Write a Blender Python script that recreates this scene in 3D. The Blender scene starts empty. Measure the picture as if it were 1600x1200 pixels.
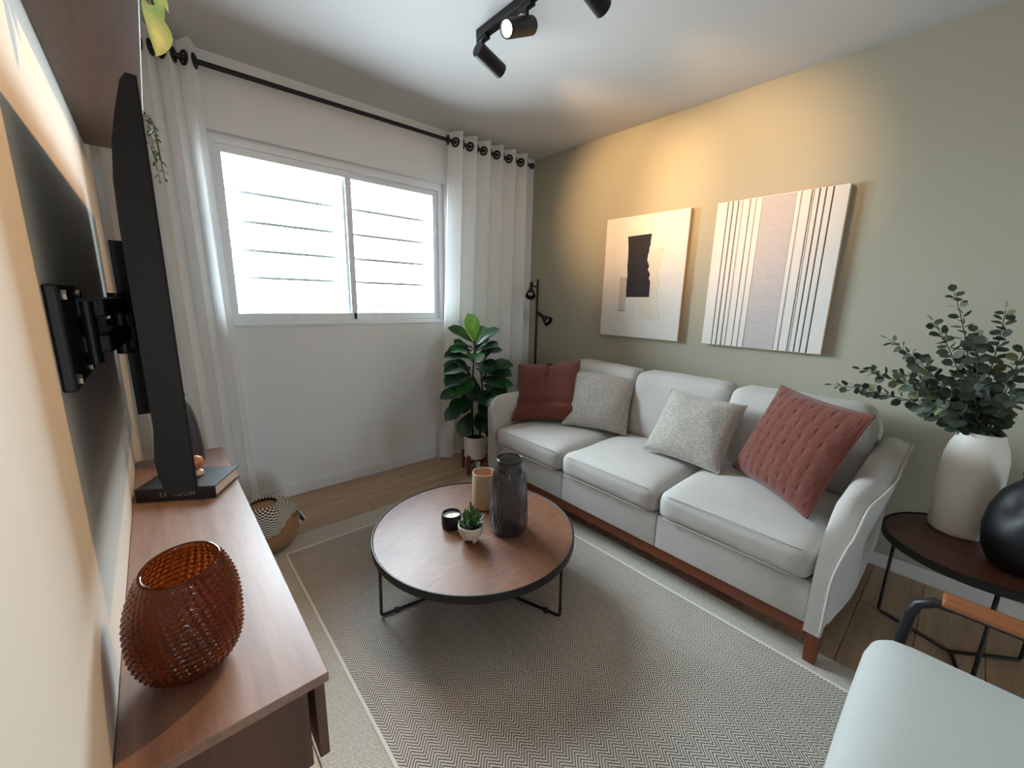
import bpy, bmesh, math, random
import numpy as np
from mathutils import Vector, Matrix, noise
random.seed(7)
PI = math.pi
S = bpy.context.scene
COL = S.collection

# ------------------------------------------------------------------ camera
CAM = Vector((-2.67685, -2.80138, 1.30832))
yaw, pitch, roll, FPX = math.radians(41.49966), math.radians(11.89048), math.radians(1.35292), 631.46
fw = Vector((math.sin(yaw) * math.cos(pitch), math.cos(yaw) * math.cos(pitch), -math.sin(pitch)))
rt = Vector((math.cos(yaw), -math.sin(yaw), 0)); up = rt.cross(fw)
rt, up = math.cos(roll) * rt + math.sin(roll) * up, -math.sin(roll) * rt + math.cos(roll) * up
cd = bpy.data.cameras.new('camera'); cam = bpy.data.objects.new('camera', cd); COL.objects.link(cam)
cd.sensor_width = 36; cd.sensor_fit = 'HORIZONTAL'; cd.lens = FPX / 1600 * 36; cd.clip_start = 0.02
M = Matrix((rt, up, -fw)).transposed().to_4x4(); M.translation = CAM
cam.matrix_world = M
S.camera = cam

# ------------------------------------------------------------------ world, large lights, exposure
S.view_settings.view_transform = 'Standard'; S.view_settings.look = 'None'
S.view_settings.gamma = 1.0; S.view_settings.use_curve_mapping = False
S.view_settings.exposure = 0.22
W = bpy.data.worlds.new('sky'); S.world = W; W.use_nodes = True
bg = W.node_tree.nodes['Background']
wt = W.node_tree                             # even overcast sky above the horizon, dimmer ground below it
geo = wt.nodes.new('ShaderNodeTexCoord'); sepw = wt.nodes.new('ShaderNodeSeparateXYZ'); wt.links.new(geo.outputs['Generated'], sepw.inputs[0])
mr = wt.nodes.new('ShaderNodeMapRange'); mr.inputs['From Min'].default_value = -0.12; mr.inputs['From Max'].default_value = 0.02; wt.links.new(sepw.outputs[2], mr.inputs['Value'])
mx_ = wt.nodes.new('ShaderNodeMix'); mx_.data_type = 'RGBA'; wt.links.new(mr.outputs[0], mx_.inputs[0])
mx_.inputs[6].default_value = (0.40, 0.44, 0.46, 1); mx_.inputs[7].default_value = (0.775, 0.905, 1.0, 1); wt.links.new(mx_.outputs[2], bg.inputs[0])
bg.inputs[1].default_value = 40.0
H = 2.5                                   # ceiling height
XL, YREAR = -2.802, -7.0                  # left wall, far wall behind the camera
WX0, WX1, WZ0, WZ1 = -2.36, -0.915, 1.112, 2.138     # window opening
DX0, DX1, DZ1 = -2.5, -2.1, 2.0                       # unseen door opening added behind the camera for fill daylight
def portal(name, loc, rx, sx, sy):
    l = bpy.data.lights.new(name, 'AREA'); l.shape = 'RECTANGLE'; l.size = sx; l.size_y = sy
    l.cycles.is_portal = True
    o = bpy.data.objects.new(name, l); COL.objects.link(o); o.location = loc; o.rotation_euler = (rx, 0, 0)
portal('window_light_portal', ((WX0 + WX1) / 2, 0.2, (WZ0 + WZ1) / 2), -PI / 2, WX1 - WX0, WZ1 - WZ0)
portal('fill_door_portal', ((DX0 + DX1) / 2, YREAR - 0.2, DZ1 / 2), PI / 2, DX1 - DX0, DZ1)
try:
    S.cycles.caustics_reflective = False
    S.cycles.max_bounces = 9
    S.cycles.diffuse_bounces = 5
    S.cycles.glossy_bounces = 3
    S.cycles.transmission_bounces = 8
    S.cycles.adaptive_threshold = 0.06
    S.cycles.sample_clamp_indirect = 6
    S.cycles.blur_glossy = 1.0
except Exception:
    pass

# ------------------------------------------------------------------ materials
def lin(c):
    return tuple(((v / 255) / 12.92 if v / 255 <= 0.04045 else ((v / 255 + 0.055) / 1.055) ** 2.4) for v in c)
MATS = {}
class NT:
    def __init__(s, name):
        s.m = bpy.data.materials.new(name); s.m.use_nodes = True; s.t = s.m.node_tree
        s.b = s.t.nodes['Principled BSDF']; s.out = s.t.nodes['Material Output']; MATS[name] = s.m
    def n(s, typ, ins=None, **kw):
        x = s.t.nodes.new(typ)
        for k, v in kw.items(): setattr(x, k, v)
        for k, v in (ins or {}).items():
            if isinstance(v, bpy.types.NodeSocket): s.t.links.new(v, x.inputs[k])
            else: x.inputs[k].default_value = v
        return x
    def math(s, op, a, b=None, c=None):
        ins = {0: a}
        if b is not None: ins[1] = b
        if c is not None: ins[2] = c
        return s.n('ShaderNodeMath', ins, operation=op).outputs[0]
    def set(s, **kw):
        for k, v in kw.items():
            k = k.replace('_', ' ')
            if isinstance(v, bpy.types.NodeSocket): s.t.links.new(v, s.b.inputs[k])
            else: s.b.inputs[k].default_value = v
    def ramp(s, fac, stops):
        r = s.n('ShaderNodeValToRGB', {0: fac}); e = r.color_ramp.elements
        while len(e) < len(stops): e.new(0.5)
        for i, (p, c) in enumerate(stops): e[i].position = p; e[i].color = (*c, 1)
        return r.outputs[0]
    def coord(s, which='Object', scale=(1, 1, 1), rot=(0, 0, 0)):
        tc = s.n('ShaderNodeTexCoord')
        return s.n('ShaderNodeMapping', {'Vector': tc.outputs[which], 'Scale': scale, 'Rotation': rot}).outputs[0]
    def noise(s, vec, scale, detail=4, rough=0.55):
        return s.n('ShaderNodeTexNoise', {'Vector': vec, 'Scale': scale, 'Detail': detail, 'Roughness': rough}).outputs['Fac']
    def bump(s, h, strength=0.2, dist=0.002):
        b = s.n('ShaderNodeBump', {'Height': h, 'Strength': strength, 'Distance': dist})
        s.t.links.new(b.outputs[0], s.b.inputs['Normal'])

def plain(name, rgb, rough=0.5, metal=0.0, spec=0.5, var=0.0, vscale=8, bump=0.0, bscale=200, bdist=0.001, coat=0):
    k = NT(name); c = lin(rgb); k.set(Roughness=rough, Metallic=metal, Base_Color=(*c, 1)); k.b.inputs['Specular IOR Level'].default_value = spec
    if coat: k.b.inputs['Coat Weight'].default_value = coat
    if var or bump:
        v = k.coord()
        if var:
            f = k.noise(v, vscale)
            k.set(Base_Color=k.ramp(f, [(0.3, tuple(x * (1 - var) for x in c)), (0.7, tuple(min(1, x * (1 + var)) for x in c))]))
        if bump: k.bump(k.noise(v, bscale, 3), bump, bdist)
    return k.m
def wood(name, dark, light, axis='Y', rough=0.4, fine=1.0, spec=0.5, rnd=False):
    k = NT(name); sc = {'X': (1.2, 16, 16), 'Y': (16, 1.2, 16), 'Z': (16, 16, 1.2)}[axis]
    v = k.coord('Object', sc)
    if rnd:
        oi = k.n('ShaderNodeObjectInfo'); r = k.math('MULTIPLY', oi.outputs['Random'], 37.0)
        v = k.n('ShaderNodeVectorMath', {0: v, 1: k.n('ShaderNodeCombineXYZ', {0: r, 1: r, 2: r}).outputs[0]}, operation='ADD').outputs[0]
    warp = k.noise(v, 1.4 * fine, 6, 0.6)
    f2 = k.noise(v, 7 * fine, 5, 0.7)
    f = k.math('ADD', k.math('MULTIPLY', warp, 0.7), k.math('MULTIPLY', f2, 0.3))
    if rnd: f = k.math('ADD', f, k.math('MULTIPLY', k.math('SUBTRACT', oi.outputs['Random'], 0.5), 0.12))
    d, l = lin(dark), lin(light)
    k.set(Base_Color=k.ramp(f, [(0.32, d), (0.5, tuple((a + b) / 2 for a, b in zip(d, l))), (0.68, l)]), Roughness=rough)
    k.b.inputs['Specular IOR Level'].default_value = spec
    k.bump(f2, 0.12, 0.0006)
    return k.m
def fabric(name, rgb, scale=900, var=0.12, bump=0.35, sheen=0.2, rough=0.9, dist=0.0008, blotch=0.06):
    k = NT(name); v = k.coord(); c = lin(rgb)
    w1 = k.noise(k.coord('Object', (1, 1, 3.5)), scale * 0.35, 2); w2 = k.noise(k.coord('Object', (3.5, 3.5, 1)), scale * 0.35, 2)
    f = k.math('MULTIPLY', k.math('ADD', w1, w2), 0.5); big = k.noise(v, 5, 3)
    fac = k.math('ADD', f, k.math('MULTIPLY', k.math('SUBTRACT', big, 0.5), blotch * 3))
    k.set(Base_Color=k.ramp(fac, [(0.35, tuple(x * (1 - var) for x in c)), (0.65, tuple(min(1, x * (1 + var)) for x in c))]), Roughness=rough)
    k.b.inputs['Sheen Weight'].default_value = sheen; k.b.inputs['Specular IOR Level'].default_value = 0.2
    k.bump(f, bump, dist)
    return k.m

plain('wall_white', (232, 232, 232), 0.85, spec=0.25, bump=0.12, bscale=160)
plain('wall_cream', (216, 211, 202), 0.85, spec=0.25, bump=0.12, bscale=160)
plain('wall_sage', (172, 168, 151), 0.85, spec=0.25, bump=0.12, bscale=160)
plain('ceiling_white', (206, 208, 210), 0.9, spec=0.2, bump=0.08, bscale=120)
plain('trim_white', (226, 226, 226), 0.55)
plain('aluminium_white', (238, 240, 243), 0.4)
plain('black_metal', (22, 22, 23), 0.45, spec=0.4)
plain('black_matte', (26, 26, 27), 0.7, spec=0.3)
plain('tv_plastic', (22, 17, 15), 0.5, spec=0.25)
plain('screen_black', (8, 8, 10), 0.08, spec=0.5)
plain('bar_grey', (120, 122, 126), 0.5)
plain('chrome', (190, 190, 190), 0.15, 1.0)
plain('rubber', (14, 14, 14), 0.8)
plain('ceramic_white', (236, 233, 226), 0.55, var=0.03, vscale=20, bump=0.1, bscale=60)
plain('ceramic_cream', (205, 196, 178), 0.6, var=0.04, vscale=30)
plain('ceramic_beige', (196, 172, 148), 0.6, var=0.05, vscale=25)
plain('ceramic_inside', (186, 146, 116), 0.7)
plain('candle_wax', (236, 234, 228), 0.5)
plain('black_vase', (14, 15, 19), 0.5, spec=0.5, var=0.1, bump=0.15, bscale=14, bdist=0.004)
plain('soil', (40, 30, 24), 0.95, bump=0.8, bscale=90, bdist=0.01)
plain('bark', (62, 50, 40), 0.85, bump=0.4, bscale=80)
plain('stem_green', (72, 84, 52), 0.7)
plain('paper', (205, 200, 196), 0.8)
plain('book_black', (30, 31, 36), 0.45)
plain('letter_grey', (150, 150, 152), 0.5)
plain('bottle_grey', (58, 60, 66), 0.3, spec=0.5)
plain('leather_tan', (150, 112, 78), 0.5, var=0.12, vscale=14, bump=0.25, bscale=120)
plain('ornament_wood', (178, 118, 82), 0.45, var=0.2, vscale=40)
plain('ornament_pink', (206, 170, 156), 0.5)
plain('tag_white', (214, 210, 204), 0.6)
plain('leaf_eucalyptus', (62, 74, 62), 0.6, var=0.3, vscale=9)
plain('leaf_eucalyptus_pale', (122, 128, 92), 0.6, var=0.2, vscale=9)
plain('leaf_trailing', (72, 104, 70), 0.5, var=0.25, vscale=30)
plain('canvas', (222, 217, 210), 0.9, var=0.03, vscale=12, bump=0.5, bscale=55, bdist=0.004)
plain('canvas_edge', (192, 150, 112), 0.7, var=0.1)
plain('plaster_white', (222, 217, 211), 0.9, bump=0.3, bscale=140, bdist=0.002)
plain('art_black', (38, 34, 36), 0.85, var=0.12, vscale=60, bump=0.4, bscale=90, bdist=0.002)
plain('art_beige', (221, 210, 192), 0.9, var=0.03, bump=0.4, bscale=70, bdist=0.003)
plain('art_mauve', (188, 178, 178), 0.9, var=0.06, vscale=50, bump=0.4, bscale=200)
plain('art_cord', (212, 206, 200), 0.9)
plain('art_line', (92, 86, 84), 0.9)
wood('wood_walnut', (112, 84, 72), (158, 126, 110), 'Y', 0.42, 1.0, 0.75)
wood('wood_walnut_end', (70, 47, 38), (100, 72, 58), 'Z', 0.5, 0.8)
wood('wood_shelf', (84, 60, 48), (112, 82, 66), 'Y', 0.45, 0.8)
wood('wood_cherry', (96, 46, 26), (126, 64, 38), 'Y', 0.4)
wood('wood_cherry_z', (92, 44, 26), (120, 60, 38), 'Z', 0.4)
wood('wood_side', (74, 44, 32), (106, 66, 48), 'Y', 0.42)
wood('wood_armrest', (128, 76, 42), (162, 100, 58), 'Y', 0.4)
wood('wood_floor', (158, 130, 104), (196, 168, 140), 'X', 0.42, 0.9, rnd=True)
fabric('sofa_fabric', (187, 184, 180), var=0.17)
fabric('chair_fabric', (190, 194, 191), 1100, 0.06)
fabric('rust_fabric', (108, 61, 52), 900, 0.12, 0.4, 0.25)
fabric('throw_dark', (30, 30, 32), 300)
fabric('throw_light', (200, 196, 188), 300)

k = NT('boucle'); v = k.coord()                              # looped grey cushion cover
f = k.n('ShaderNodeTexVoronoi', {'Vector': v, 'Scale': 230.0}).outputs['Distance']; f2 = k.noise(v, 120, 3)
h = k.math('ADD', k.math('MULTIPLY', f, -0.8), f2)
k.set(Base_Color=k.ramp(h, [(-0.0, lin((160, 154, 146))), (0.45, lin((214, 208, 200)))]), Roughness=0.95)
k.b.inputs['Sheen Weight'].default_value = 0.3; k.b.inputs['Specular IOR Level'].default_value = 0.1; k.bump(h, 0.9, 0.004)

k = NT('table_veneer')                                       # oak veneer stained brown, cathedral grain along X
tc = k.n('ShaderNodeTexCoord'); sp = k.n('ShaderNodeSeparateXYZ', {0: k.n('ShaderNodeMapping', {'Vector': tc.outputs['Object'], 'Rotation': (0, 0, math.radians(-22))}).outputs[0]})
x, y = sp.outputs[0], sp.outputs[1]
wv = k.noise(k.coord('Object', (3, 3, 3)), 1.5, 3)
q = k.math('PINGPONG', k.math('ADD', y, k.math('MULTIPLY', wv, 0.05)), 0.11)
par = k.math('ADD', k.math('MULTIPLY', k.math('POWER', q, 2.0), 85.0), k.math('MULTIPLY', x, 1.0))
ring = k.math('FRACT', k.math('MULTIPLY', k.math('ADD', par, k.math('MULTIPLY', wv, 0.3)), 38.0))
line = k.math('LESS_THAN', ring, 0.3)
g = k.noise(k.n('ShaderNodeMapping', {'Vector': tc.outputs['Object'], 'Rotation': (0, 0, math.radians(-22)), 'Scale': (4, 60, 1)}).outputs[0], 4, 4)
mask = k.math('MULTIPLY', k.math('MULTIPLY', line, k.math('LESS_THAN', q, 0.05)), k.math('GREATER_THAN', k.noise(k.coord('Object', (2, 2, 2)), 2.2, 1), 0.44))
fc = k.math('SUBTRACT', g, k.math('MULTIPLY', mask, 0.2))
k.set(Base_Color=k.ramp(fc, [(0.3, lin((100, 64, 46))), (0.7, lin((140, 96, 72)))]), Roughness=0.40)
k.bump(k.math('SUBTRACT', g, k.math('MULTIPLY', mask, 0.6)), 0.25, 0.0012)

k = NT('rug_chevron')                                        # zigzag weave
tc = k.n('ShaderNodeTexCoord'); sp = k.n('ShaderNodeSeparateXYZ', {0: tc.outputs['Object']})
tri = k.math('PINGPONG', sp.outputs[0], 0.026)
st = k.math('FRACT', k.math('DIVIDE', k.math('ADD', sp.outputs[1], k.math('MULTIPLY', tri, 1.05)), 0.0115))
s2 = k.math('ABSOLUTE', k.math('SUBTRACT', st, 0.5))
nz = k.noise(k.coord('Object'), 380, 2); big = k.noise(k.coord('Object'), 3.0, 2)
hh = k.math('ADD', k.math('MULTIPLY', s2, 2.0), k.math('MULTIPLY', k.math('SUBTRACT', nz, 0.5), 0.9))
hh2 = k.math('ADD', hh, k.math('MULTIPLY', k.math('SUBTRACT', big, 0.5), 0.25))
k.set(Base_Color=k.ramp(hh2, [(0.3, lin((114, 106, 99))), (0.62, lin((216, 208, 198)))]), Roughness=0.95)
k.b.inputs['Specular IOR Level'].default_value = 0.1; k.bump(hh, 0.5, 0.003)
k = NT('rug_border')                                         # plain ribbed band
v = k.coord('Object', (1, 1, 1)); sp = k.n('ShaderNodeSeparateXYZ', {0: v})
a = k.math('SINE', k.math('MULTIPLY', sp.outputs[0], 900.0)); b = k.math('SINE', k.math('MULTIPLY', sp.outputs[1], 700.0))
hh = k.math('ADD', k.math('MULTIPLY', k.math('MULTIPLY', a, b), 0.3), k.noise(v, 300, 2))
k.set(Base_Color=k.ramp(hh, [(0.25, lin((160, 153, 144))), (0.7, lin((222, 215, 204)))]), Roughness=0.95)
k.b.inputs['Specular IOR Level'].default_value = 0.1; k.bump(hh, 0.5, 0.003)
plain('rug_line', (226, 220, 210), 0.95, bump=0.4, bscale=300)

def curtain_mat():
    k = NT('curtain_sheer'); d = k.n('ShaderNodeBsdfDiffuse', {'Color': (0.97, 0.975, 0.98, 1)}); t = k.n('ShaderNodeBsdfTranslucent', {'Color': (0.97, 0.975, 0.98, 1)})
    f = k.noise(k.coord('Object', (1, 1, 0.02)), 300, 2)
    b = k.n('ShaderNodeBump', {'Height': f, 'Strength': 0.2, 'Distance': 0.001}); k.t.links.new(b.outputs[0], d.inputs['Normal'])
    m = k.n('ShaderNodeMixShader', {0: 0.42, 1: d.outputs[0], 2: t.outputs[0]}); k.t.links.new(m.outputs[0], k.out.inputs[0])
curtain_mat()
def pane_mat():
    k = NT('pane_glass'); t = k.n('ShaderNodeBsdfTransparent', {'Color': (0.95, 0.97, 0.97, 1)}); g = k.n('ShaderNodeBsdfGlossy', {'Roughness': 0.02})
    fr = k.n('ShaderNodeFresnel', {'IOR': 1.35}); m = k.n('ShaderNodeMixShader', {0: fr.outputs[0], 1: t.outputs[0], 2: g.outputs[0]}); k.t.links.new(m.outputs[0], k.out.inputs[0])
pane_mat()
def glass(name, rgb, trans, rough, ior=1.45):
    k = NT(name); k.set(Base_Color=(*lin(rgb), 1), Roughness=rough, IOR=ior); k.b.inputs['Transmission Weight'].default_value = trans
    return k
glass('amber_glass', (158, 80, 34), 0.9, 0.07)
glass('smoke_glass', (160, 162, 168), 0.97, 0.05)
def leafmat(name, dark, light, rough=0.35):
    k = NT(name); v = k.coord('Object'); sp = k.n('ShaderNodeSeparateXYZ', {0: v})
    rib = k.math('ABSOLUTE', k.math('SINE', k.math('ADD', k.math('MULTIPLY', sp.outputs[1], 90.0), k.math('MULTIPLY', k.math('ABSOLUTE', sp.outputs[0]), -70.0))))
    f = k.math('ADD', k.math('MULTIPLY', k.math('POWER', rib, 8.0), 0.25), k.noise(v, 14, 3))
    k.set(Base_Color=k.ramp(f, [(0.3, lin(dark)), (0.8, lin(light))]), Roughness=rough)
leafmat('fig_dark', (18, 44, 26), (34, 74, 38)); leafmat('fig_mid', (28, 78, 34), (52, 116, 48)); leafmat('fig_lime', (92, 160, 44), (140, 200, 74))
leafmat('succulent', (58, 92, 48), (108, 140, 84), 0.45); leafmat('pothos_lime', (42, 116, 40), (74, 146, 54), 0.5)
def emis(name, col, st):
    k = NT(name); e = k.n('ShaderNodeEmission', {'Color': (*col, 1), 'Strength': st}); k.t.links.new(e.outputs[0], k.out.inputs[0])
emis('lamp_on', (1.0, 0.86, 0.68), 12.0)
k = NT('knit_throw'); v = k.coord('Object', (1, 1, 1)); ch = k.n('ShaderNodeTexChecker', {'Vector': k.coord('UV', (46, 22, 1)), 'Scale': 1.0, 'Color1': (*lin((214, 210, 202)), 1), 'Color2': (*lin((44, 42, 42)), 1)})
k.set(Base_Color=ch.outputs[0], Roughness=0.95); k.bump(k.noise(v, 160, 2), 0.6, 0.003)

# ------------------------------------------------------------------ mesh helpers
def sm01(a, b, x):
    t = min(1, max(0, (x - a) / (b - a))); return t * t * (3 - 2 * t)
class MB:
    def __init__(s): s.v = []; s.f = []; s.uv = None
    def add(s, vs, fs):
        o = len(s.v); s.v += [tuple(p) for p in vs]; s.f += [tuple(i + o for i in f) for f in fs]; return s
    def box(s, x0, x1, y0, y1, z0, z1):
        return s.add([(x, y, z) for x in (x0, x1) for y in (y0, y1) for z in (z0, z1)],
                     [(0, 1, 3, 2), (4, 6, 7, 5), (0, 4, 5, 1), (2, 3, 7, 6), (0, 2, 6, 4), (1, 5, 7, 3)])
    def rbox(s, x0, x1, y0, y1, z0, z1, r=0.004, n=2):
        bm = bmesh.new(); bmesh.ops.create_cube(bm, size=1)
        bmesh.ops.scale(bm, vec=(x1 - x0, y1 - y0, z1 - z0), verts=bm.verts)
        bmesh.ops.translate(bm, vec=((x0 + x1) / 2, (y0 + y1) / 2, (z0 + z1) / 2), verts=bm.verts)
        bmesh.ops.bevel(bm, geom=list(bm.edges), offset=r, segments=n, affect='EDGES', profile=0.5)
        s.bm(bm); return s
    def bm(s, bm):
        bm.verts.index_update(); s.add([v.co for v in bm.verts], [[v.index for v in f.verts] for f in bm.faces]); bm.free(); return s
    def grid(s, fn, nu, nv, cu=False, cv=False):
        vs = [fn(i / (nu if cu else nu - 1), j / (nv if cv else nv - 1)) for i in range(nu) for j in range(nv)]
        fs = []
        for i in range(nu if cu else nu - 1):
            for j in range(nv if cv else nv - 1):
                a, b = (i + 1) % nu, (j + 1) % nv
                fs.append((i * nv + j, a * nv + j, a * nv + b, i * nv + b))
        return s.add(vs, fs)
    def tube(s, pts, r, n=10, closed=False, caps=True):
        pts = [Vector(p) for p in pts]; N = len(pts); rs = r if isinstance(r, (list, tuple)) else [r] * N
        tn = []
        for i in range(N):
            a = pts[(i - 1) % N] if (closed or i) else pts[0]; b = pts[(i + 1) % N] if (closed or i < N - 1) else pts[-1]
            tn.append((b - a).normalized())
        nrm = tn[0].orthogonal().normalized(); rings = []
        for i in range(N):
            nrm = (nrm - tn[i] * nrm.dot(tn[i])); nrm = nrm.normalized() if nrm.length > 1e-6 else tn[i].orthogonal().normalized()
            bi = tn[i].cross(nrm)
            rings.append([pts[i] + (nrm * math.cos(2 * PI * k / n) + bi * math.sin(2 * PI * k / n)) * rs[i] for k in range(n)])
        vs = [p for R in rings for p in R]; fs = []
        for i in range(N if closed else N - 1):
            for k in range(n):
                a, b = i * n, ((i + 1) % N) * n; k2 = (k + 1) % n
                fs.append((a + k, a + k2, b + k2, b + k))
        if caps and not closed: fs += [tuple(range(n - 1, -1, -1)), tuple((N - 1) * n + k for k in range(n))]
        return s.add(vs, fs)
    def lathe(s, prof, c=(0, 0, 0), n=40, axis=None, open_top=False, open_base=False):
        """prof: (radius, height) list"""
        c = Vector(c); ax = Vector(axis).normalized() if axis else Vector((0, 0, 1)); u = ax.orthogonal().normalized(); w = ax.cross(u)
        vs = []; fs = []
        for r, z in prof:
            for k in range(n):
                a = 2 * PI * k / n; vs.append(c + ax * z + (u * math.cos(a) + w * math.sin(a)) * max(r, 1e-5))
        for i in range(len(prof) - 1):
            for k in range(n):
                k2 = (k + 1) % n; fs.append((i * n + k, i * n + k2, (i + 1) * n + k2, (i + 1) * n + k))
        ring = prof[0] == prof[-1]
        if prof[0][0] > 1e-4 and not (ring or open_base): fs.append(tuple(range(n - 1, -1, -1)))
        if prof[-1][0] > 1e-4 and not (ring or open_top): fs.append(tuple((len(prof) - 1) * n + k for k in range(n)))
        return s.add(vs, fs)
    def prism(s, poly, a0, a1, axis):
        """poly in the two other axes, extruded from a0 to a1 along axis"""
        def P(p, a): return {'x': (a, p[0], p[1]), 'y': (p[0], a, p[1]), 'z': (p[0], p[1], a)}[axis]
        n = len(poly); vs = [P(p, a0) for p in poly] + [P(p, a1) for p in poly]
        return s.add(vs, [tuple(range(n)), tuple(range(2 * n - 1, n - 1, -1))] + [(i, i + n, (i + 1) % n + n, (i + 1) % n) for i in range(n)])
    def soft(s, x0, x1, y0, y1, z0, z1, r, n=10, puff=0.0, side=0.0, nz=0.0, fn=None):
        """a cushion: rounded box with a crowned top"""
        hx, hy, hz = (x1 - x0) / 2, (y1 - y0) / 2, (z1 - z0) / 2; c = Vector(((x0 + x1) / 2, (y0 + y1) / 2, (z0 + z1) / 2)); h = Vector((hx, hy, hz))
        bm = bmesh.new(); bmesh.ops.create_cube(bm, size=2); bmesh.ops.subdivide_edges(bm, edges=list(bm.edges), cuts=n, use_grid_fill=True)
        rr = min(r, hx, hy, hz) * 0.999
        for vt in bm.verts:
            p = Vector((math.sin(a * PI / 2 * 0.9) / math.sin(PI / 2 * 0.9) if False else a) for a in vt.co)
            q = Vector((p[i] * h[i] for i in range(3)))
            # concentrate samples near the edges
            q = Vector((math.copysign(h[i] * (1 - (1 - abs(p[i])) ** 1.0), p[i]) for i in range(3)))
            inner = Vector((max(-h[i] + rr, min(h[i] - rr, q[i])) for i in range(3))); d = q - inner
            if d.length > 1e-9: q = inner + d.normalized() * rr
            u, w, t = q.x / hx, q.y / hy, q.z / hz
            q.z += puff * (1 - u * u) * (1 - w * w) * (1 if t > 0 else 0) * t
            q.x += side * math.copysign(1, u) * (1 - w * w) * (1 - t * t) * abs(u); q.y += side * math.copysign(1, w) * (1 - u * u) * (1 - t * t) * abs(w)
            P = q + c
            if nz:
                P += Vector((0, 0, nz)) * noise.noise(P * 6) + Vector((nz, 0, 0)) * noise.noise(P * 5 + Vector((3, 1, 2)))
            if fn: P = fn(P)
            vt.co = P
        return s.bm(bm)

def obj(name, mb, mat, parent=None, smooth=False, world=True, bevel=0, auto=None):
    """one mesh object; vertices in world space are moved into the parent's frame when world is True"""
    off = Vector((0, 0, 0))
    if world and parent is not None:
        p = parent
        while p is not None: off += p.location; p = p.parent
    me = bpy.data.meshes.new(name)
    me.from_pydata([tuple(Vector(v) - off) for v in mb.v], [], mb.f); me.validate(); me.update()
    bm = bmesh.new(); bm.from_mesh(me); bmesh.ops.remove_doubles(bm, verts=bm.verts, dist=1e-6); bmesh.ops.recalc_face_normals(bm, faces=bm.faces); bm.to_mesh(me); bm.free()
    me.materials.append(MATS[mat])
    if smooth:
        me.polygons.foreach_set('use_smooth', [True] * len(me.polygons))
        if auto: me.set_sharp_from_angle(angle=math.radians(auto))
    o = bpy.data.objects.new(name, me); COL.objects.link(o); o.parent = parent
    if bevel:
        m = o.modifiers.new('bevel', 'BEVEL'); m.width = bevel; m.segments = 2; m.limit_method = 'ANGLE'
    return o
def tag(o, label, cat, group=None):
    o['label'] = label; o['category'] = cat
    if group: o['group'] = group
    return o
def thing(name, label, cat, loc, group=None):
    o = bpy.data.objects.new(name, None); COL.objects.link(o); o.location = loc; o.empty_display_size = 0.05
    return tag(o, label, cat, group)
def struct(o, label=None):
    o['kind'] = 'structure'
    if label: o['label'] = label
    return o
def sempty(name, loc, label=None):
    o = bpy.data.objects.new(name, None); COL.objects.link(o); o.location = loc; return struct(o, label)

# ------------------------------------------------------------------ the room
WT = 0.16
mb = MB(); mb.box(XL - WT, WT, 0, WT, 0, WZ0); mb.box(XL - WT, WT, 0, WT, WZ1, H); mb.box(XL - WT, WX0, 0, WT, WZ0, WZ1); mb.box(WX1, WT, 0, WT, WZ0, WZ1)
struct(obj('wall_back', mb, 'wall_white'), 'white wall with the sliding window')
struct(obj('wall_left', MB().box(XL - WT, XL, YREAR - WT, 0, 0, H), 'wall_cream'), 'white wall behind the television')
struct(obj('wall_right', MB().box(0, WT, YREAR - WT, 0, 0, H), 'wall_sage'), 'sage green wall behind the sofa')
mb = MB(); mb.box(XL, DX0, YREAR - WT, YREAR, 0, H); mb.box(DX1, 0, YREAR - WT, YREAR, 0, H); mb.box(DX0, DX1, YREAR - WT, YREAR, DZ1, H)
struct(obj('wall_rear', mb, 'wall_white'), 'white wall behind the camera')
struct(obj('ceiling', MB().box(XL - WT, WT, YREAR - WT, WT, H, H + 0.12), 'ceiling_white'), 'plain white ceiling')
fl = struct(obj('floor', MB().box(XL - WT, WT, YREAR - WT, WT, -0.1, -0.012), 'bark'), 'pale brown wood plank floor')
PW, PL = 0.19, 1.38
pmesh = None; row = 0; y = 0.0
while y > YREAR:
    x = XL - [0.0, 0.75, 0.35, 1.05][row % 4]
    while x < 0:
        x0, x1 = max(x, XL), min(x + PL, 0)
        if x1 - x0 > 0.05:
            if x1 - x0 > PL - 0.01 and pmesh is not None and y - PW > YREAR:
                o = bpy.data.objects.new('plank', pmesh); COL.objects.link(o); o.parent = fl; o.location = (x0, y, 0)
            else:
                yb = max(y - PW, YREAR)
                o = obj('plank', MB().rbox(0.0008, x1 - x0 - 0.0008, yb - y + 0.0008, -0.0008, -0.012, 0, 0.0015, 1), 'wood_floor', None)
                o.parent = fl; o.location = (x0, y, 0)
                if x1 - x0 > PL - 0.01: pmesh = o.data
        x += PL
    y -= PW; row += 1
BBH = 0.072
struct(obj('baseboard_back', MB().rbox(XL, 0, -0.014, 0, 0, BBH, 0.003), 'trim_white'), 'low white baseboard below the window')
struct(obj('baseboard_right', MB().rbox(-0.014, 0, YREAR, -0.014, 0, BBH, 0.003), 'trim_white'), 'low white baseboard along the sage wall')
struct(obj('baseboard_left', MB().rbox(XL, XL + 0.014, YREAR, -0.014, 0, BBH, 0.003), 'trim_white'), 'low white baseboard below the television console')

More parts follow.
